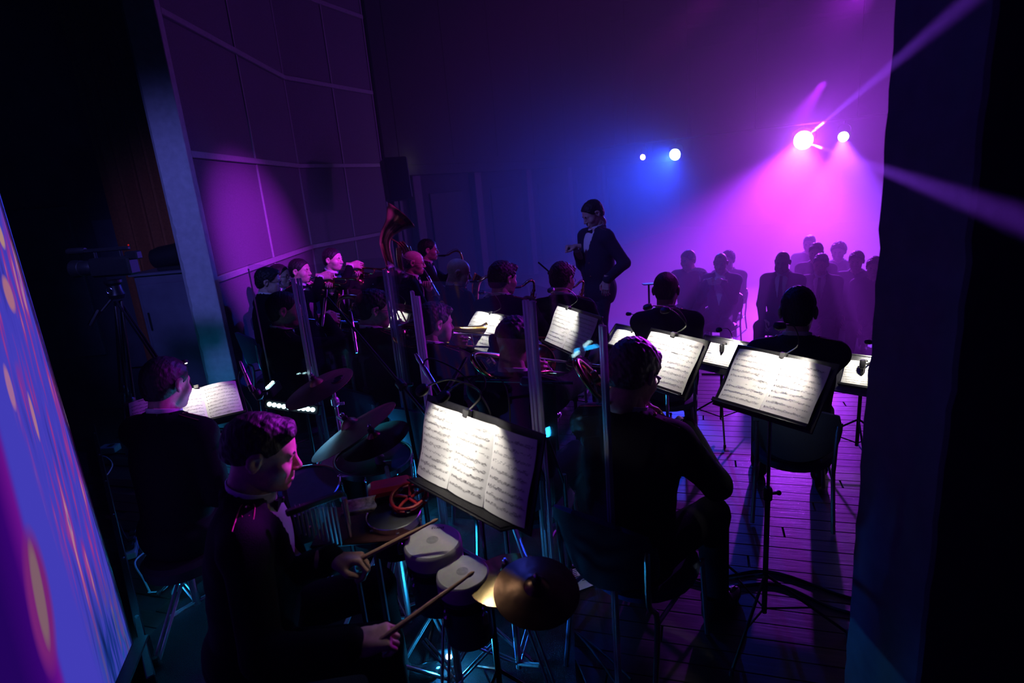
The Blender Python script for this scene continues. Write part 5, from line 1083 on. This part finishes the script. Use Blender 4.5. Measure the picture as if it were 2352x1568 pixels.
# ------------------------------------------------------------------ drum kit
c1, c2, c3 = at(727, 880, 3.0), at(803, 975, 2.72), at(858, 1000, 2.5)
V1 = (CAM - c1).normalized(); V2 = (CAM - c2).normalized()
cy1 = cymbal(c1, Vector((-.28, -.14, .92)), .37, 'upper bronze cymbal with a dark printed mark, above the drummer\'s kit')
a = MB(); nn = Vector((-.28, -.14, .92)).normalized(); u = nn.cross(Vector((0, 1, 0))).normalized() * -1; w = nn.cross(u) * -1
for k in range(5): a.box(c1 + u * .115 + w * (.045 - .011 * k) - nn * .0135 + nn * 0, (.022 - .004 * (k % 2), .0028, .0022), rot=Matrix((u, w, nn)).transposed())
a.tube([c1 + u * .115 + w * .022 + (u * math.cos(t) + w * math.sin(t)) * .033 - nn * .012 for t in np.linspace(0, 2 * PI, 19)[:-1]], .0022, 4, closed=True); a.build('printed_mark', M_INK, cy1)
cymbal(c2, Vector((-.44, .02, .89)), .45, 'steeply tilted bronze cymbal below the upper one', M_CYMB)
cymbal(c3, Vector((-.25, -.1, 1)), .30, 'dark nearly black cymbal partly under the tilted one', M_CYMD)
hw_stand((c1.x + .04, c1.y + .12, 0), c1 - Vector((-.28, -.14, .92)).normalized() * .02, 'chrome stand holding the upper bronze cymbal', az=.2)
hw_stand((c2.x - .10, c2.y + .16, 0), c2 - Vector((-.44, .02, .89)).normalized() * .02, 'chrome stand holding the steeply tilted cymbal', az=.9)
hw_stand((c3.x, c3.y + .04, 0), c3 - ZUP * .01, 'chrome stand holding the dark cymbal over the kit', az=1.4)
drum(at(790, 1068, 2.72), (-.15, -.35, 1), .27, .22, 'black rack tom with chrome hoop under the tilted cymbal', lugs=8)
drum(at(858, 1050, 2.62), (.05, -.05, 1), .33, .36, 'black floor tom with chrome lugs beside the ribbed channel', name='floor_tom', head=mat('black_head', (.03, .03, .035), .5, vary=.2, scale=40))
drum(at(683, 1128, 2.45), (-.05, -.15, 1), .34, .14, 'snare drum with grey-white head beyond the percussionist\'s chin', name='snare_drum', shell=M_CHROME, lugs=10, head=mat('grey_head', (.16, .155, .16), .6, vary=.1, scale=40))
bd = at(770, 1090, 3.0); bdc = Vector((bd.x, bd.y, .27)); drum(bdc + Vector((.34, .30, 0)) * .5, (.75, .66, 0), .52, .38, 'black bass drum lying on its side in the middle of the kit', name='bass_drum', head=MATS['black_head'], lugs=8)
# percussion table items
drum(at(905, 1180, 2.02), (0, -.10, 1), .178, .13, 'small dark practice drum with shiny chrome hoop beside the red block', name='hand_drum', head=MATS['black_head'], lugs=6)
b1, b2 = at(993, 1240, 1.93), at(1062, 1312, 1.83)
bong = [drum(b1, (0, -.06, 1), .178, .24, 'larger white-headed bongo with green shell, half in shadow', name='bongo_drum', shell=M_GREEN, wrap=True, lugs=4, hoop=M_BLACKM), drum(b2, (0, -.06, 1), .156, .24, 'smaller white-headed bongo touching the gold cymbal', name='bongo_drum', shell=M_GREEN, wrap=True, lugs=4, hoop=M_BLACKM)]
for (b, o, r) in ((b1, bong[0], .02), (b2, bong[1], .019)):
    a = MB(); a.lathe(b + Vector((0, 0, .0012)), (0, -.06, 1), [(r, 0), (.0005, .0004)], 24); a.build('worn_spot', mat('grey_print', (.34, .33, .32), .6, vary=.2, scale=90), o)
c = bpy.data.curves.new('maker', 'FONT'); c.body = 'EVANS'; c.size = .0145; c.align_x = 'CENTER'; c.extrude = .0003; to = bpy.data.objects.new('maker', c); COL.objects.link(to); dg = bpy.context.evaluated_depsgraph_get(); me = bpy.data.meshes.new_from_object(to.evaluated_get(dg)); bpy.data.objects.remove(to)
to = bpy.data.objects.new('printed_name', me); COL.objects.link(to); me.materials.append(M_INK); to.parent = bong[0]; to.location = b1 + Vector((.012, .058, .0045)) - bong[0].location; to.rotation_euler = (R(3.4), 0, R(-4))
g1_, g2_ = at(1165, 1316, 1.80), at(1232, 1346, 1.66)
cymbal(g1_, Vector((-.06, -.02, 1)), .245, 'shiny gold splash cymbal lit by the lamp, beside the bongos', mat('gold_cymbal', (.85, .62, .28), .26, 1.0, vary=.15, scale=20, bump=.06), bell=.26)
cymbal(g2_, Vector((.06, -.26, 1)), .245, 'dark brown hammered cymbal overlapping the gold one', M_CYMD, bell=.3)
hw_stand(atz(1060, 1600, 0), g1_ - ZUP * .012, 'thick chrome stand below the bongos with bright collar', az=.4, rad=.32, arm=1, r=.016)
hw_stand(atz(1195, 1560, 0), g2_ - Vector((.06, -.26, 1)).normalized() * .012, 'dark shaded stand under the hammered cymbal', az=1.1, rad=.30)
hb = atz(945, 1452, 0); hw_stand(hb, at(925, 1235, 1.98), 'chrome stand rising to the small practice drum', az=.1, rad=.26)
br = thing('bongo_bracket', toward(b1, b2, .5) - ZUP * .16, 'chrome bracket joining the two white bongos to their stand', 'bracket'); a = MB(); a.rod(b1 - ZUP * .16, b2 - ZUP * .16, .009); a.rod(at(1030, 1370, 1.86), toward(b1, b2, .5) - ZUP * .16, .009); a.build('bar', M_CHROME, br)
q = S2[1](.30, 0) + S2[2][2] * .19 - S2[2][1] * .02; light('stand_lamp_spill_light', 'SPOT', q, toward(b1, b2, .55), 2.2, WHI, .012, 74, .5)  # extra spot added beside the lamp head to light the bongos
# jam block and tambourine
jb = at(898, 1122, 2.12); J = frame(jb, (1, .25, 0)); blk = thing('jam_block', jb, 'red plastic jam block mounted above the practice drum', 'percussion block')
a = MB(J); a.box((0, 0, 0), (.045, .080, .026), bev=.012); a.build('body', M_RED, blk)
a = MB(J); a.box((-.001 + .046, 0, -.006), (.003, .055, .005)); a.build('slot', M_INK, blk)
a = MB(J); a.rod((0, 0, -.03), (0, .0, -.16), .006); a.build('post', M_CHROME, blk)
tmb = at(940, 1142, 2.04); J = frame(tmb, (.9, .35, .18), (-.35, -.55, .8)); tam = thing('tambourine', tmb, 'red open-frame plastic tambourine leaning by the red block', 'tambourine')
ov = lambda t, k=1: Vector((.052 * k * math.cos(t), .062 * k * math.sin(t), 0))
for zz in (-.012, .012): a = MB(J); a.tube([ov(t) + Vector((0, 0, zz)) for t in np.linspace(0, 2 * PI, 25)[:-1]], .0058, 8, closed=True); a.build('rim', M_RED, tam)
for k in range(5):
    a = MB(J); t = k * 2 * PI / 5; a.tube(spl([ov(t, .12), ov(t + .25, .55) + Vector((0, 0, .006)), ov(t + .3, 1.0) + Vector((0, 0, .004))], 4), .0055, 8); a.build('spoke', M_RED, tam)
    a = MB(J); q = ov(t + .9, 1.0); a.lathe(q, (0, 0, 1), [(.010, -.004), (.011, 0), (.010, .004)], 10); a.build('jingle', M_CHROME, tam)
# folded printed cloth
fp = at(822, 1172, 1.98); a = MB(frame(fp, (1, .2, 0))); pts = []; fc = []; n = 12
for i in range(n + 1):
    t = i / n * PI * .95 - .3
    for y in (-.05, .06): pts.append((.045 * math.cos(t) * (1 + .2 * y), y + .004 * math.sin(5 * t), .026 * math.sin(t) + .02 * math.cos(2 * t)))
for i in range(n): fc.append([2 * i, 2 * i + 1, 2 * i + 3, 2 * i + 2])
fold = thing('folded_booklet', fp, 'bent beige printed booklet lying beside the practice drum', 'booklet'); o = a.add(pts, fc).build('cover', mat('beige_print', (.40, .34, .26), .7, vary=.7, scale=60, bump=.1), fold); md = o.modifiers.new('t', 'SOLIDIFY'); md.thickness = .002
tray = thing('percussion_table', atz(800, 1250, 0), 'dark trap table carrying the percussion toys', 'table'); q = at(850, 1185, 2.0); a = MB(Matrix.Translation((q.x, q.y, q.z - .03))); a.box((-.02, .02, -.008), (.16, .12, .006), bev=.004); a.build('top', mat('dark_red_felt', (.05, .008, .01), .9, vary=.2, scale=60, bump=.2), tray)
a = MB(); a.rod((q.x, q.y, q.z - .04), (q.x, q.y, .25), .011); a.build('pole', M_CHROME, tray)
for k in range(3): t = .8 + k * 2.094; a = MB(); a.rod((q.x, q.y, .3), (q.x + .26 * math.cos(t), q.y + .26 * math.sin(t), .014), .008); a.build('leg', M_CHROME, tray)
# bar chimes
ca, cb = at(672, 1158, 1.80), at(772, 1152, 1.88); ch = thing('bar_chimes', toward(ca, cb, .5), 'row of cyan-lit metal bar chimes hanging from a dark bar', 'chimes'); a = MB(); a.box(toward(ca, cb, .5), ((cb - ca).length / 2 + .02, .011, .009), rot=frame((0, 0, 0), (0, 1, 0)).to_3x3() @ Matrix.Rotation(math.atan2(cb.y - ca.y, cb.x - ca.x), 3, 'Z'), bev=.003); a.build('bar', M_BLACKP, ch)
for k in range(10):
    w = toward(ca, cb, (k + .5) / 10); L_ = .085 + .006 * k; a = MB(); a.rod(w - ZUP * .018, w - ZUP * (.018 + L_), .0038, n=8); a.rod(w, w - ZUP * .02, .0008, n=4); a.build('chime', M_SATM, ch)
light('chime_cyan_light', 'SPOT', at(830, 1335, 1.95), at(728, 1205, 1.84), 5, CYA, .03, 42, .8)  # unseen cyan spot added to brighten the bar chimes
cs = thing('chime_stand', (cb.x + .02, cb.y + .02, 0), 'thin chrome stand of the bar chimes', 'drum stand'); a = MB(); a.rod((cb.x + .02, cb.y + .02, .05), cb + Vector((.02, .02, 0)), .009); a.build('pole', M_CHROME, cs)
for k in range(3): t = k * 2.094; a = MB(); a.rod((cb.x + .02, cb.y + .02, .25), (cb.x + .02 + .25 * math.cos(t), cb.y + .02 + .25 * math.sin(t), .012), .007); a.build('leg', M_CHROME, cs)
# ------------------------------------------------------------------ microphones and booms
def pmic(t, tail, label, **k): return microphone(at(*tail), at(*t), label, **k)
M_MICB = mat('champagne_metal', (.62, .50, .45), .3, 1.0, vary=.1, scale=30)
pmic((749, 664, 3.2), (743, 722, 3.17), 'pencil microphone hanging in front of the trumpet row', metal=M_MICB)
pmic((804, 716, 3.05), (815, 783, 3.0), 'pencil microphone hanging lower beside the boom arm', metal=M_MICB)
pmic((580, 900, 3.0), (562, 856, 3.0), 'pencil microphone tilted beside the drummer\'s sheet', metal=M_MICB)
pmic((1012, 908, 2.3), (972, 842, 2.35), 'clip microphone pointing down at the big sheet\'s top corner')
pmic((1016, 912, 2.32), (1054, 850, 2.38), 'clip microphone crossing from the right above the big sheet')
fo = at(925, 895, 2.5); boom_stand((fo.x + .03, fo.y, 0), at(922, 884, 2.55), at(752, 682, 3.2), 'long black boom arm reaching over the drums to the pencil microphones', back=.35)
fo = at(585, 930, 3.05); boom_stand((fo.x - .05, fo.y + .1, 0), at(592, 905, 3.05), at(575, 880, 3.02), 'short microphone stand beside the drummer\'s sheet', back=.05)
fo = at(1262, 640, 4.9); boom_stand((fo.x, fo.y, 0), at(1266, 628, 4.9), at(1236, 602, 4.9), 'black microphone boom rising behind the man in glasses below the conductor', back=.1)
a = at(1092, 873, 2.6); b = at(1232, 877, 2.55); boom_stand((b.x + .1, b.y + .1, 0), toward(a, b, .85), a, 'level black boom bar behind the big three page sheet', back=.2)
cable('microphone_cable', [at(972, 842, 2.33), at(978, 826, 2.34), at(1000, 826, 2.34), at(1050, 850, 2.34), at(1090, 890, 2.33), at(1125, 945, 2.3), at(1135, 1010, 2.35)], 'black microphone cable arching above the big sheet', group='microphone cables')
cable('microphone_cable', [at(1094, 872, 2.5), at(1100, 862, 2.5), at(1112, 866, 2.5), at(1114, 885, 2.5), at(1106, 900, 2.5)], 'short black cable loop at the left of the boom bar', group='microphone cables')
cable('microphone_cable', [at(1120, 872, 2.5), at(1140, 866, 2.5), at(1160, 885, 2.5), at(1170, 930, 2.45), at(1172, 980, 2.45)], 'black cable curving off the boom bar behind the lamp', group='microphone cables')
cable('microphone_cable', [at(562, 856, 3.0), at(552, 850, 3.0), at(546, 870, 3.0), at(556, 905, 3.0), at(575, 935, 3.05), at(590, 990, 3.1)], 'thin cable looping from the tilted pencil microphone', group='microphone cables')
# ------------------------------------------------------------------ camcorder on a tripod
tf = Vector((at(262, 640, 4.4).x, at(262, 640, 4.4).y, 0)); hd = at(262, 655, 4.4); tr = thing('tripod', tf, 'tall camera tripod in the dark between screen and pillar', 'tripod')
a = MB(); a.lathe(hd - ZUP * .10, (0, 0, 1), [(.05, 0), (.06, .03), (.05, .06), (.045, .10), (.06, .12), (.06, .14)], 18); a.build('head', M_BLACKM, tr)
a = MB(); a.rod(hd - ZUP * .06, at(208, 745, 4.3), .012); a.rod(at(226, 712, 4.33), at(207, 748, 4.3), .019); a.build('pan_handle', M_BLACKM, tr)
for k, e in enumerate((Vector((at(362, 812, 4.5).x + .25, at(362, 812, 4.5).y + .1, 0)), Vector((tf.x + .06, tf.y - .38, 0)), Vector((tf.x - .42, tf.y + .22, 0)))):
    s0 = hd - ZUP * .12; dv = (e - s0); sd = dv.cross(ZUP).normalized() * .022
    a = MB(); a.rod(s0 + sd, s0 + dv * .55 + sd, .010); a.rod(s0 - sd, s0 + dv * .55 - sd, .010); a.build('upper_leg', M_BLACKM, tr).name
    a = MB(); a.rod(s0 + dv * .50, e, .011); a.box(s0 + dv * .54, (.03, .02, .03), bev=.006); a.build('lower_leg', M_STEEL, tr)
cc = hd + ZUP * .05; cmr = thing('video_camera', cc, 'black video camera with long lens on the dark tripod', 'camera'); Mc = frame(cc + ZUP * .09, (.97, -.15, 0))
a = MB(Mc); a.box((0, .04, 0), (.055, .17, .07), bev=.015); a.build('body', M_BLACKP, cmr)
a = MB(Mc); a.lathe((0, -.12, .0), (0, -1, 0), [(.045, 0), (.055, .02), (.055, .10), (.06, .105), (.066, .17), (.06, .17), (.05, .15)], 20); a.build('lens', M_BLACKP, cmr)
a = MB(Mc); a.box((0, 0, .125), (.016, .20, .014), bev=.006); a.rod((0, .12, .05), (0, .12, .12), .012); a.rod((0, -.09, .06), (0, -.09, .12), .012); a.lathe((0, -.16, .13), (0, -1, 0), [(.02, 0), (.024, .02), (.024, .14), (.02, .15)], 14); a.build('top_handle', M_BLACKP, cmr)
a = MB(Mc); a.box((0, .22, .07), (.03, .05, .03), bev=.008); a.build('viewfinder', M_BLACKP, cmr)
a = MB(Mc); a.ball((.0, .20, .145), .006, 8); a.build('tally_lamp', emis('tally_red', (1, .02, .02), .35), cmr)
# badge on the tripod head
a = MB(); bc = hd - ZUP * .03 - Vector((0, .066, 0)); a.tube([bc + Vector((.022 * math.cos(t), 0, .022 * math.sin(t))) for t in np.linspace(0, 2 * PI, 21)[:-1]], .0016, 5, closed=True); a.tube(spl([bc + Vector((.010, 0, .009)), bc + Vector((0, 0, .012)), bc + Vector((-.010, 0, .006)), bc, bc + Vector((.010, 0, -.006)), bc + Vector((0, 0, -.012)), bc + Vector((-.010, 0, -.009))], 3), .0018, 5); a.build('badge', M_STEEL, tr)
# cabinet and lamp behind
kb = at(385, 700, 6.4); cab = thing('cabinet', (kb.x, kb.y, 0), 'dark violet cabinet standing left of the concrete pillar', 'cabinet'); tz = at(385, 622, 6.4).z
a = MB(); a.box((kb.x, kb.y + .2, tz / 2), (.28, .22, tz / 2 - .01), bev=.008); a.build('body', mat('cabinet_laminate', (.12, .11, .16), .5, vary=.15, scale=6), cab)
a = MB(); a.box((kb.x + .01, kb.y - .025, tz / 2 - .02), (.25, .012, tz / 2 - .09), bev=.004); dr = a.build('door', MATS['cabinet_laminate'], cab); a = MB(); a.box((kb.x - .20, kb.y - .045, tz * .62), (.008, .010, .10), bev=.004); a.build('handle', M_BLACKM, dr)
a = MB(); a.box((kb.x, kb.y + .19, tz - .004), (.31, .25, .014), bev=.004); a.build('top', MATS['cabinet_laminate'], cab)
sp = Vector((kb.x + .06, kb.y + .15, tz + .01)); sl = thing('spotlight', sp, 'black rounded spotlight lying on the cabinet by the pillar', 'stage light'); a = MB(); a.lathe(sp + Vector((-.20, 0, .12)), (1, 0, .12), [(.05, 0), (.10, .03), (.12, .12), (.12, .30), (.13, .36)], 20); a.build('housing', M_BLACKP, sl)
a = MB(); a.lathe(sp + Vector((-.203, 0, .12)), (-1, 0, -.12), [(.045, 0), (.03, .01), (.002, .014)], 16); a.build('lens', M_SATIN, sl); a = MB(); a.box(sp + Vector((.02, 0, .02)), (.14, .09, .022), bev=.008); a.build('base', M_BLACKP, sl)
# PA speaker on a pole
q = at(910, 412, 9.6); spk = thing('loudspeaker', (q.x, q.y, 1.5), 'black loudspeaker high on a pole in the wall corner', 'speaker'); Rk = Matrix.Rotation(R(24), 3, 'Z') @ Matrix.Rotation(R(-6), 3, 'X')
a = MB(); a.box(q, (.19, .17, .33), rot=Rk, bev=.02); a.build('cabinet', M_BLACKP, spk); a = MB(); a.box(q + Rk @ Vector((0, -.175, 0)), (.17, .008, .30), rot=Rk, bev=.004); a.build('grille', M_BLACKM, spk)
ps = thing('speaker_stand', (q.x, q.y, 0), 'black pole stand under the corner loudspeaker', 'speaker stand'); a = MB(); a.rod((q.x, q.y, .1), (q.x, q.y, q.z - .3), .018); a.build('pole', M_BLACKM, ps)
for k in range(3): t = k * 2.094; a = MB(); a.rod((q.x, q.y, .7), (q.x + .45 * math.cos(t), q.y + .45 * math.sin(t), .015), .012); a.build('leg', M_BLACKM, ps)
# rack of gear by the trumpets
rk = at(858, 640, 6.6); eq = thing('equipment_rack', (rk.x, rk.y, 0), 'black equipment rack with tiny lit knobs beyond the trumpets', 'rack'); a = MB(); a.box((rk.x, rk.y + .2, .55), (.30, .22, .53), bev=.01); a.build('case', M_BLACKP, eq)
for k in range(5): a = MB(); a.box((rk.x, rk.y - .026, .90 - .15 * k), (.27, .012, .062), bev=.004); u = a.build('module', M_BLACKM, eq)
for k in range(7): a = MB(); a.lathe((rk.x - .2 + .065 * k, rk.y - .035, 1.0 - .07 * (k % 3)), (0, -1, 0), [(.011, 0), (.010, .015), (.004, .017)], 8); a.build('knob', M_SILV, eq)
# ------------------------------------------------------------------ floor lights
def ledbar(A, B, n, label, r=.02, s=9, tilt=(0, -.9, .35)):
    d = (B - A); L_ = d.length; c = toward(A, B, .5); root = thing('led_bar', (c.x, c.y, 0), label, 'floor light', None); M = frame(c, d, tilt)
    a = MB(M); a.box((0, 0, -.03), (.03, L_ / 2 + .02, .03), bev=.006); a.build('housing', M_BLACKM, root)
    a = MB(); a.rod((c.x, c.y + .03, .0), c + Vector((0, .03, 0)), .010); a.lathe((c.x, c.y + .03, 0), (0, 0, 1), [(.11, 0), (.11, .008), (.02, .02)], 20); a.build('foot', M_BLACKM, root)
    for k in range(n): a = MB(M); a.lathe((0, -L_ / 2 + L_ * (k + .5) / n, .004), (0, 0, 1), [(r, 0), (r * .9, .006), (.001, .010)], 12, cap=(True, False)); a.build('led', emis('led_cyan', (.55, .92, 1), s), root)
    return root
ledbar(at(614, 927, 3.5), at(669, 936, 3.5), 5, 'row of five glowing white-cyan diodes left of the drummer\'s cymbal', r=.0135); ledbar(at(671, 935, 3.45), at(724, 941, 3.45), 5, 'row of five glowing white-cyan diodes under the upper cymbal', r=.0135)
ledbar(at(612, 894, 3.6), at(629, 877, 3.75), 4, 'short slanted row of four cyan diodes behind the acrylic edge', r=.010)
ledbar(at(1256, 904, 3.5), at(1292, 914, 3.5), 4, 'small row of cyan diodes seen through the trombone slide', r=.011, s=7)
q = at(668, 935, 3.4); light('floor_cyan_light', 'AREA', q + Vector((0, -.02, .0)), q + Vector((.3, -1.0, -.45)), .4, CYA, .25, sizey=.04)
q = atz(620, 885, .12); light('floor_cyan_side_light', 'SPOT', q, q + Vector((.8, 1.2, 1.1)), 10, CYA, .05, 90, .8)
q = at(1275, 908, 3.4); light('floor_cyan_mid_light', 'SPOT', q, at(1290, 760, 4.6), .25, CYA, .05, 90, .9)
# small floor par by the bongo stand
q = atz(1031, 1506, .06); fl = thing('floor_light', (q.x, q.y, 0), 'small dazzling cyan floor light beside the thick chrome stand', 'floor light'); a = MB(); a.box((q.x - .012, q.y + .02, .05), (.035, .022, .045), bev=.004); a.build('housing', M_BLACKM, fl)
a = MB(); a.lathe((q.x, q.y - .004, q.z), (0, -1, .1), [(.013, 0), (.012, .004), (.001, .006)], 14); a.build('lens', emis('led_par', (.5, .9, 1), 40), fl)
a = MB(); a.box((q.x - .02, q.y + .06, .105), (.05, .02, .002)); a.build('flap', M_ACR, fl)
light('floor_par_light', 'POINT', q + Vector((.0, -.04, .03)), None, 3.0, CYA, .015)
light('kit_cyan_light', 'AREA', (-.9, 3.45, .22), (-.5, 1.6, .35), 15, CYA, .34, sizey=.07)  # unseen cyan area light added behind the kit for metal highlights
light('perc_cyan_light', 'POINT', (-.72, 2.75, .35), None, 3.5, CYA, .03)  # unseen cyan point added low between kit and percussion
# light on the lower-left hardware
ql = atz(352, 1300, .10); l2 = thing('floor_light', (ql.x, ql.y, 0), 'round cyan-lit lamp among cables at the lower left', 'floor light'); a = MB(); a.ball(ql, (.05, .05, .05), 16); a.build('housing', M_PATENT, l2); a = MB(); a.rod((ql.x, ql.y, .0), ql, .03); a.build('base', M_BLACKP, l2); a = MB(); a.lathe(ql + Vector((.02, -.03, .05)), (.3, -.5, 1), [(.02, -.01), (.018, .004), (.001, .006)], 12); a.build('lens', M_CHROME, l2)
S_ = Vector((dm['hip'].x, dm['hip'].y, 0)); light('lower_left_cyan_light', 'SPOT', S_ + Vector((-.30, -.55, .42)), S_ + Vector((0, 0, .16)), 30, CYA, .05, 70, .8)  # unseen cyan spot added to brighten the drum throne
light('cable_cyan_light', 'POINT', atz(330, 1290, .30), None, 1.6, CYA, .03)
q = atz(1031, 1506, .07); light('floor_par_side_light', 'SPOT', q + Vector((.05, .02, .05)), atz(1640, 1400, .25), 14, (.01, .14, 1.0), .02, 60, .9)  # extra blue spot added at the floor par to reach shoes and trousers
light('left_stand_cyan_light', 'POINT', at(458, 862, 5.55) + Vector((0, 0, -.25)), None, 2.6, CYA, .05)
# cables on the floor and the power strip
G = 'loose cables at the lower left'
def zc(px, py, z=.006): return atz(px, py, z)
cable('cable', [zc(305, 1235), zc(330, 1225), zc(345, 1255), zc(310, 1290), zc(330, 1330), zc(345, 1360)], 'white cable coiling past the round lamp', .005, M_SHIRT, G)
cable('cable', [zc(360, 1280), zc(385, 1300), zc(392, 1330), zc(375, 1355), zc(340, 1360)], 'thin cable looping right of the round lamp', .004, M_SHIRT, G)
cable('cable', [zc(225, 1045), zc(245, 1050), zc(258, 1065), zc(250, 1085), zc(235, 1100)], 'cable leaving the small box by the tripod foot', .005, M_SHIRT, G)
cable('cable', [zc(250, 1150), zc(262, 1180), zc(275, 1205), zc(290, 1235), zc(318, 1265)], 'dark cable running along the floor rail', .006, M_RUBBER, G)
for i, pts in enumerate(([(1480, 1270), (1600, 1330), (1760, 1310), (1930, 1365), (2000, 1380)], [(1500, 1300), (1640, 1345), (1780, 1340), (1900, 1390), (1990, 1415)])):
    cable('cable', [zc(*q) for q in pts], ['upper black cable crossing the boards towards the right pillar', 'lower black cable crossing the boards towards the right pillar'][i], .006, M_RUBBER, 'cables on the stage boards')
for i, pts in enumerate(([(1250, 1430), (1300, 1480), (1330, 1530), (1350, 1575)], [(1270, 1425), (1320, 1450), (1400, 1510), (1450, 1560)], [(1280, 1420), (1340, 1470), (1380, 1520), (1420, 1575)])):
    cable('cable', [zc(*q) for q in pts], ['leftmost dark cable fanning below the hammered cymbal', 'rightmost dark cable fanning below the hammered cymbal', 'middle dark cable fanning below the hammered cymbal'][i], .005, M_RUBBER, 'cables fanning on the floor')
q = atz(252, 1030, .03); bx = thing('junction_box', (q.x, q.y, 0), 'small pale box lit cyan on the floor by the rail', 'box'); a = MB(); a.box((q.x, q.y, .03), (.07, .05, .028), bev=.006); a.build('body', M_LEDGE, bx); a = MB(); a.box((q.x + .02, q.y, .059), (.02, .025, .003)); a.build('socket', M_BLACKP, bx)
q = atz(305, 1250, .03); bx = thing('power_strip', (q.x, q.y, 0), 'cyan-lit power strip with plugs beside the floor rail', 'power strip'); a = MB(Matrix.Translation((q.x, q.y, 0)) @ Matrix.Rotation(R(-65), 4, 'Z')); a.box((0, 0, .022), (.13, .03, .02), bev=.005); a.build('body', M_LEDGE, bx)
for k in range(3): a = MB(Matrix.Translation((q.x, q.y, 0)) @ Matrix.Rotation(R(-65), 4, 'Z')); a.box((-.08 + .075 * k, 0, .06), (.02, .02, .018), bev=.005); a.build('plug', M_BLACKP, bx)
# papers on the floor
def paper(pts, label, z=.013):
    P = [atz(x, y, z) for x, y in pts]; c = sum(P, Vector()) / 4; root = thing('paper_sheet', c, label, 'paper'); a = MB(); nn = (P[1] - P[0]).cross(P[3] - P[0]).normalized(); nn = nn if nn.z > 0 else -nn
    a.add([p for p in P] + [p + nn * .001 for p in P], [[3, 2, 1, 0], [4, 5, 6, 7], [0, 1, 5, 4], [1, 2, 6, 5], [2, 3, 7, 6], [3, 0, 4, 7]]); o = a.build('page', M_PAPER, root, smooth=False)
    a = MB(); 
    for k in range(10):
        u0, u1 = .08, .08 + .55 * random.uniform(.6, 1)
        for c0 in (0, .48):
            f = lambda s_, t_: P[0] + (P[1] - P[0]) * s_ + (P[3] - P[0]) * t_ + nn * .0016
            s0, s1, t0 = c0 + .06, c0 + .06 + .36 * random.uniform(.6, 1), .10 + .065 * k; a.add([f(s0, t0), f(s1, t0), f(s1, t0 + .028), f(s0, t0 + .028)], [[0, 1, 2, 3]])
    a.build('printed_lines', M_INK, o, smooth=False)['kind'] = 'stuff'
paper([(1310, 1297), (1340, 1288), (1382, 1337), (1325, 1358)], 'printed sheet lying on the boards right of the dark cymbal')
paper([(868, 1340), (897, 1383), (866, 1424), (845, 1385)], 'blue-lit sheet of paper on the carpet by the percussionist\'s knee')
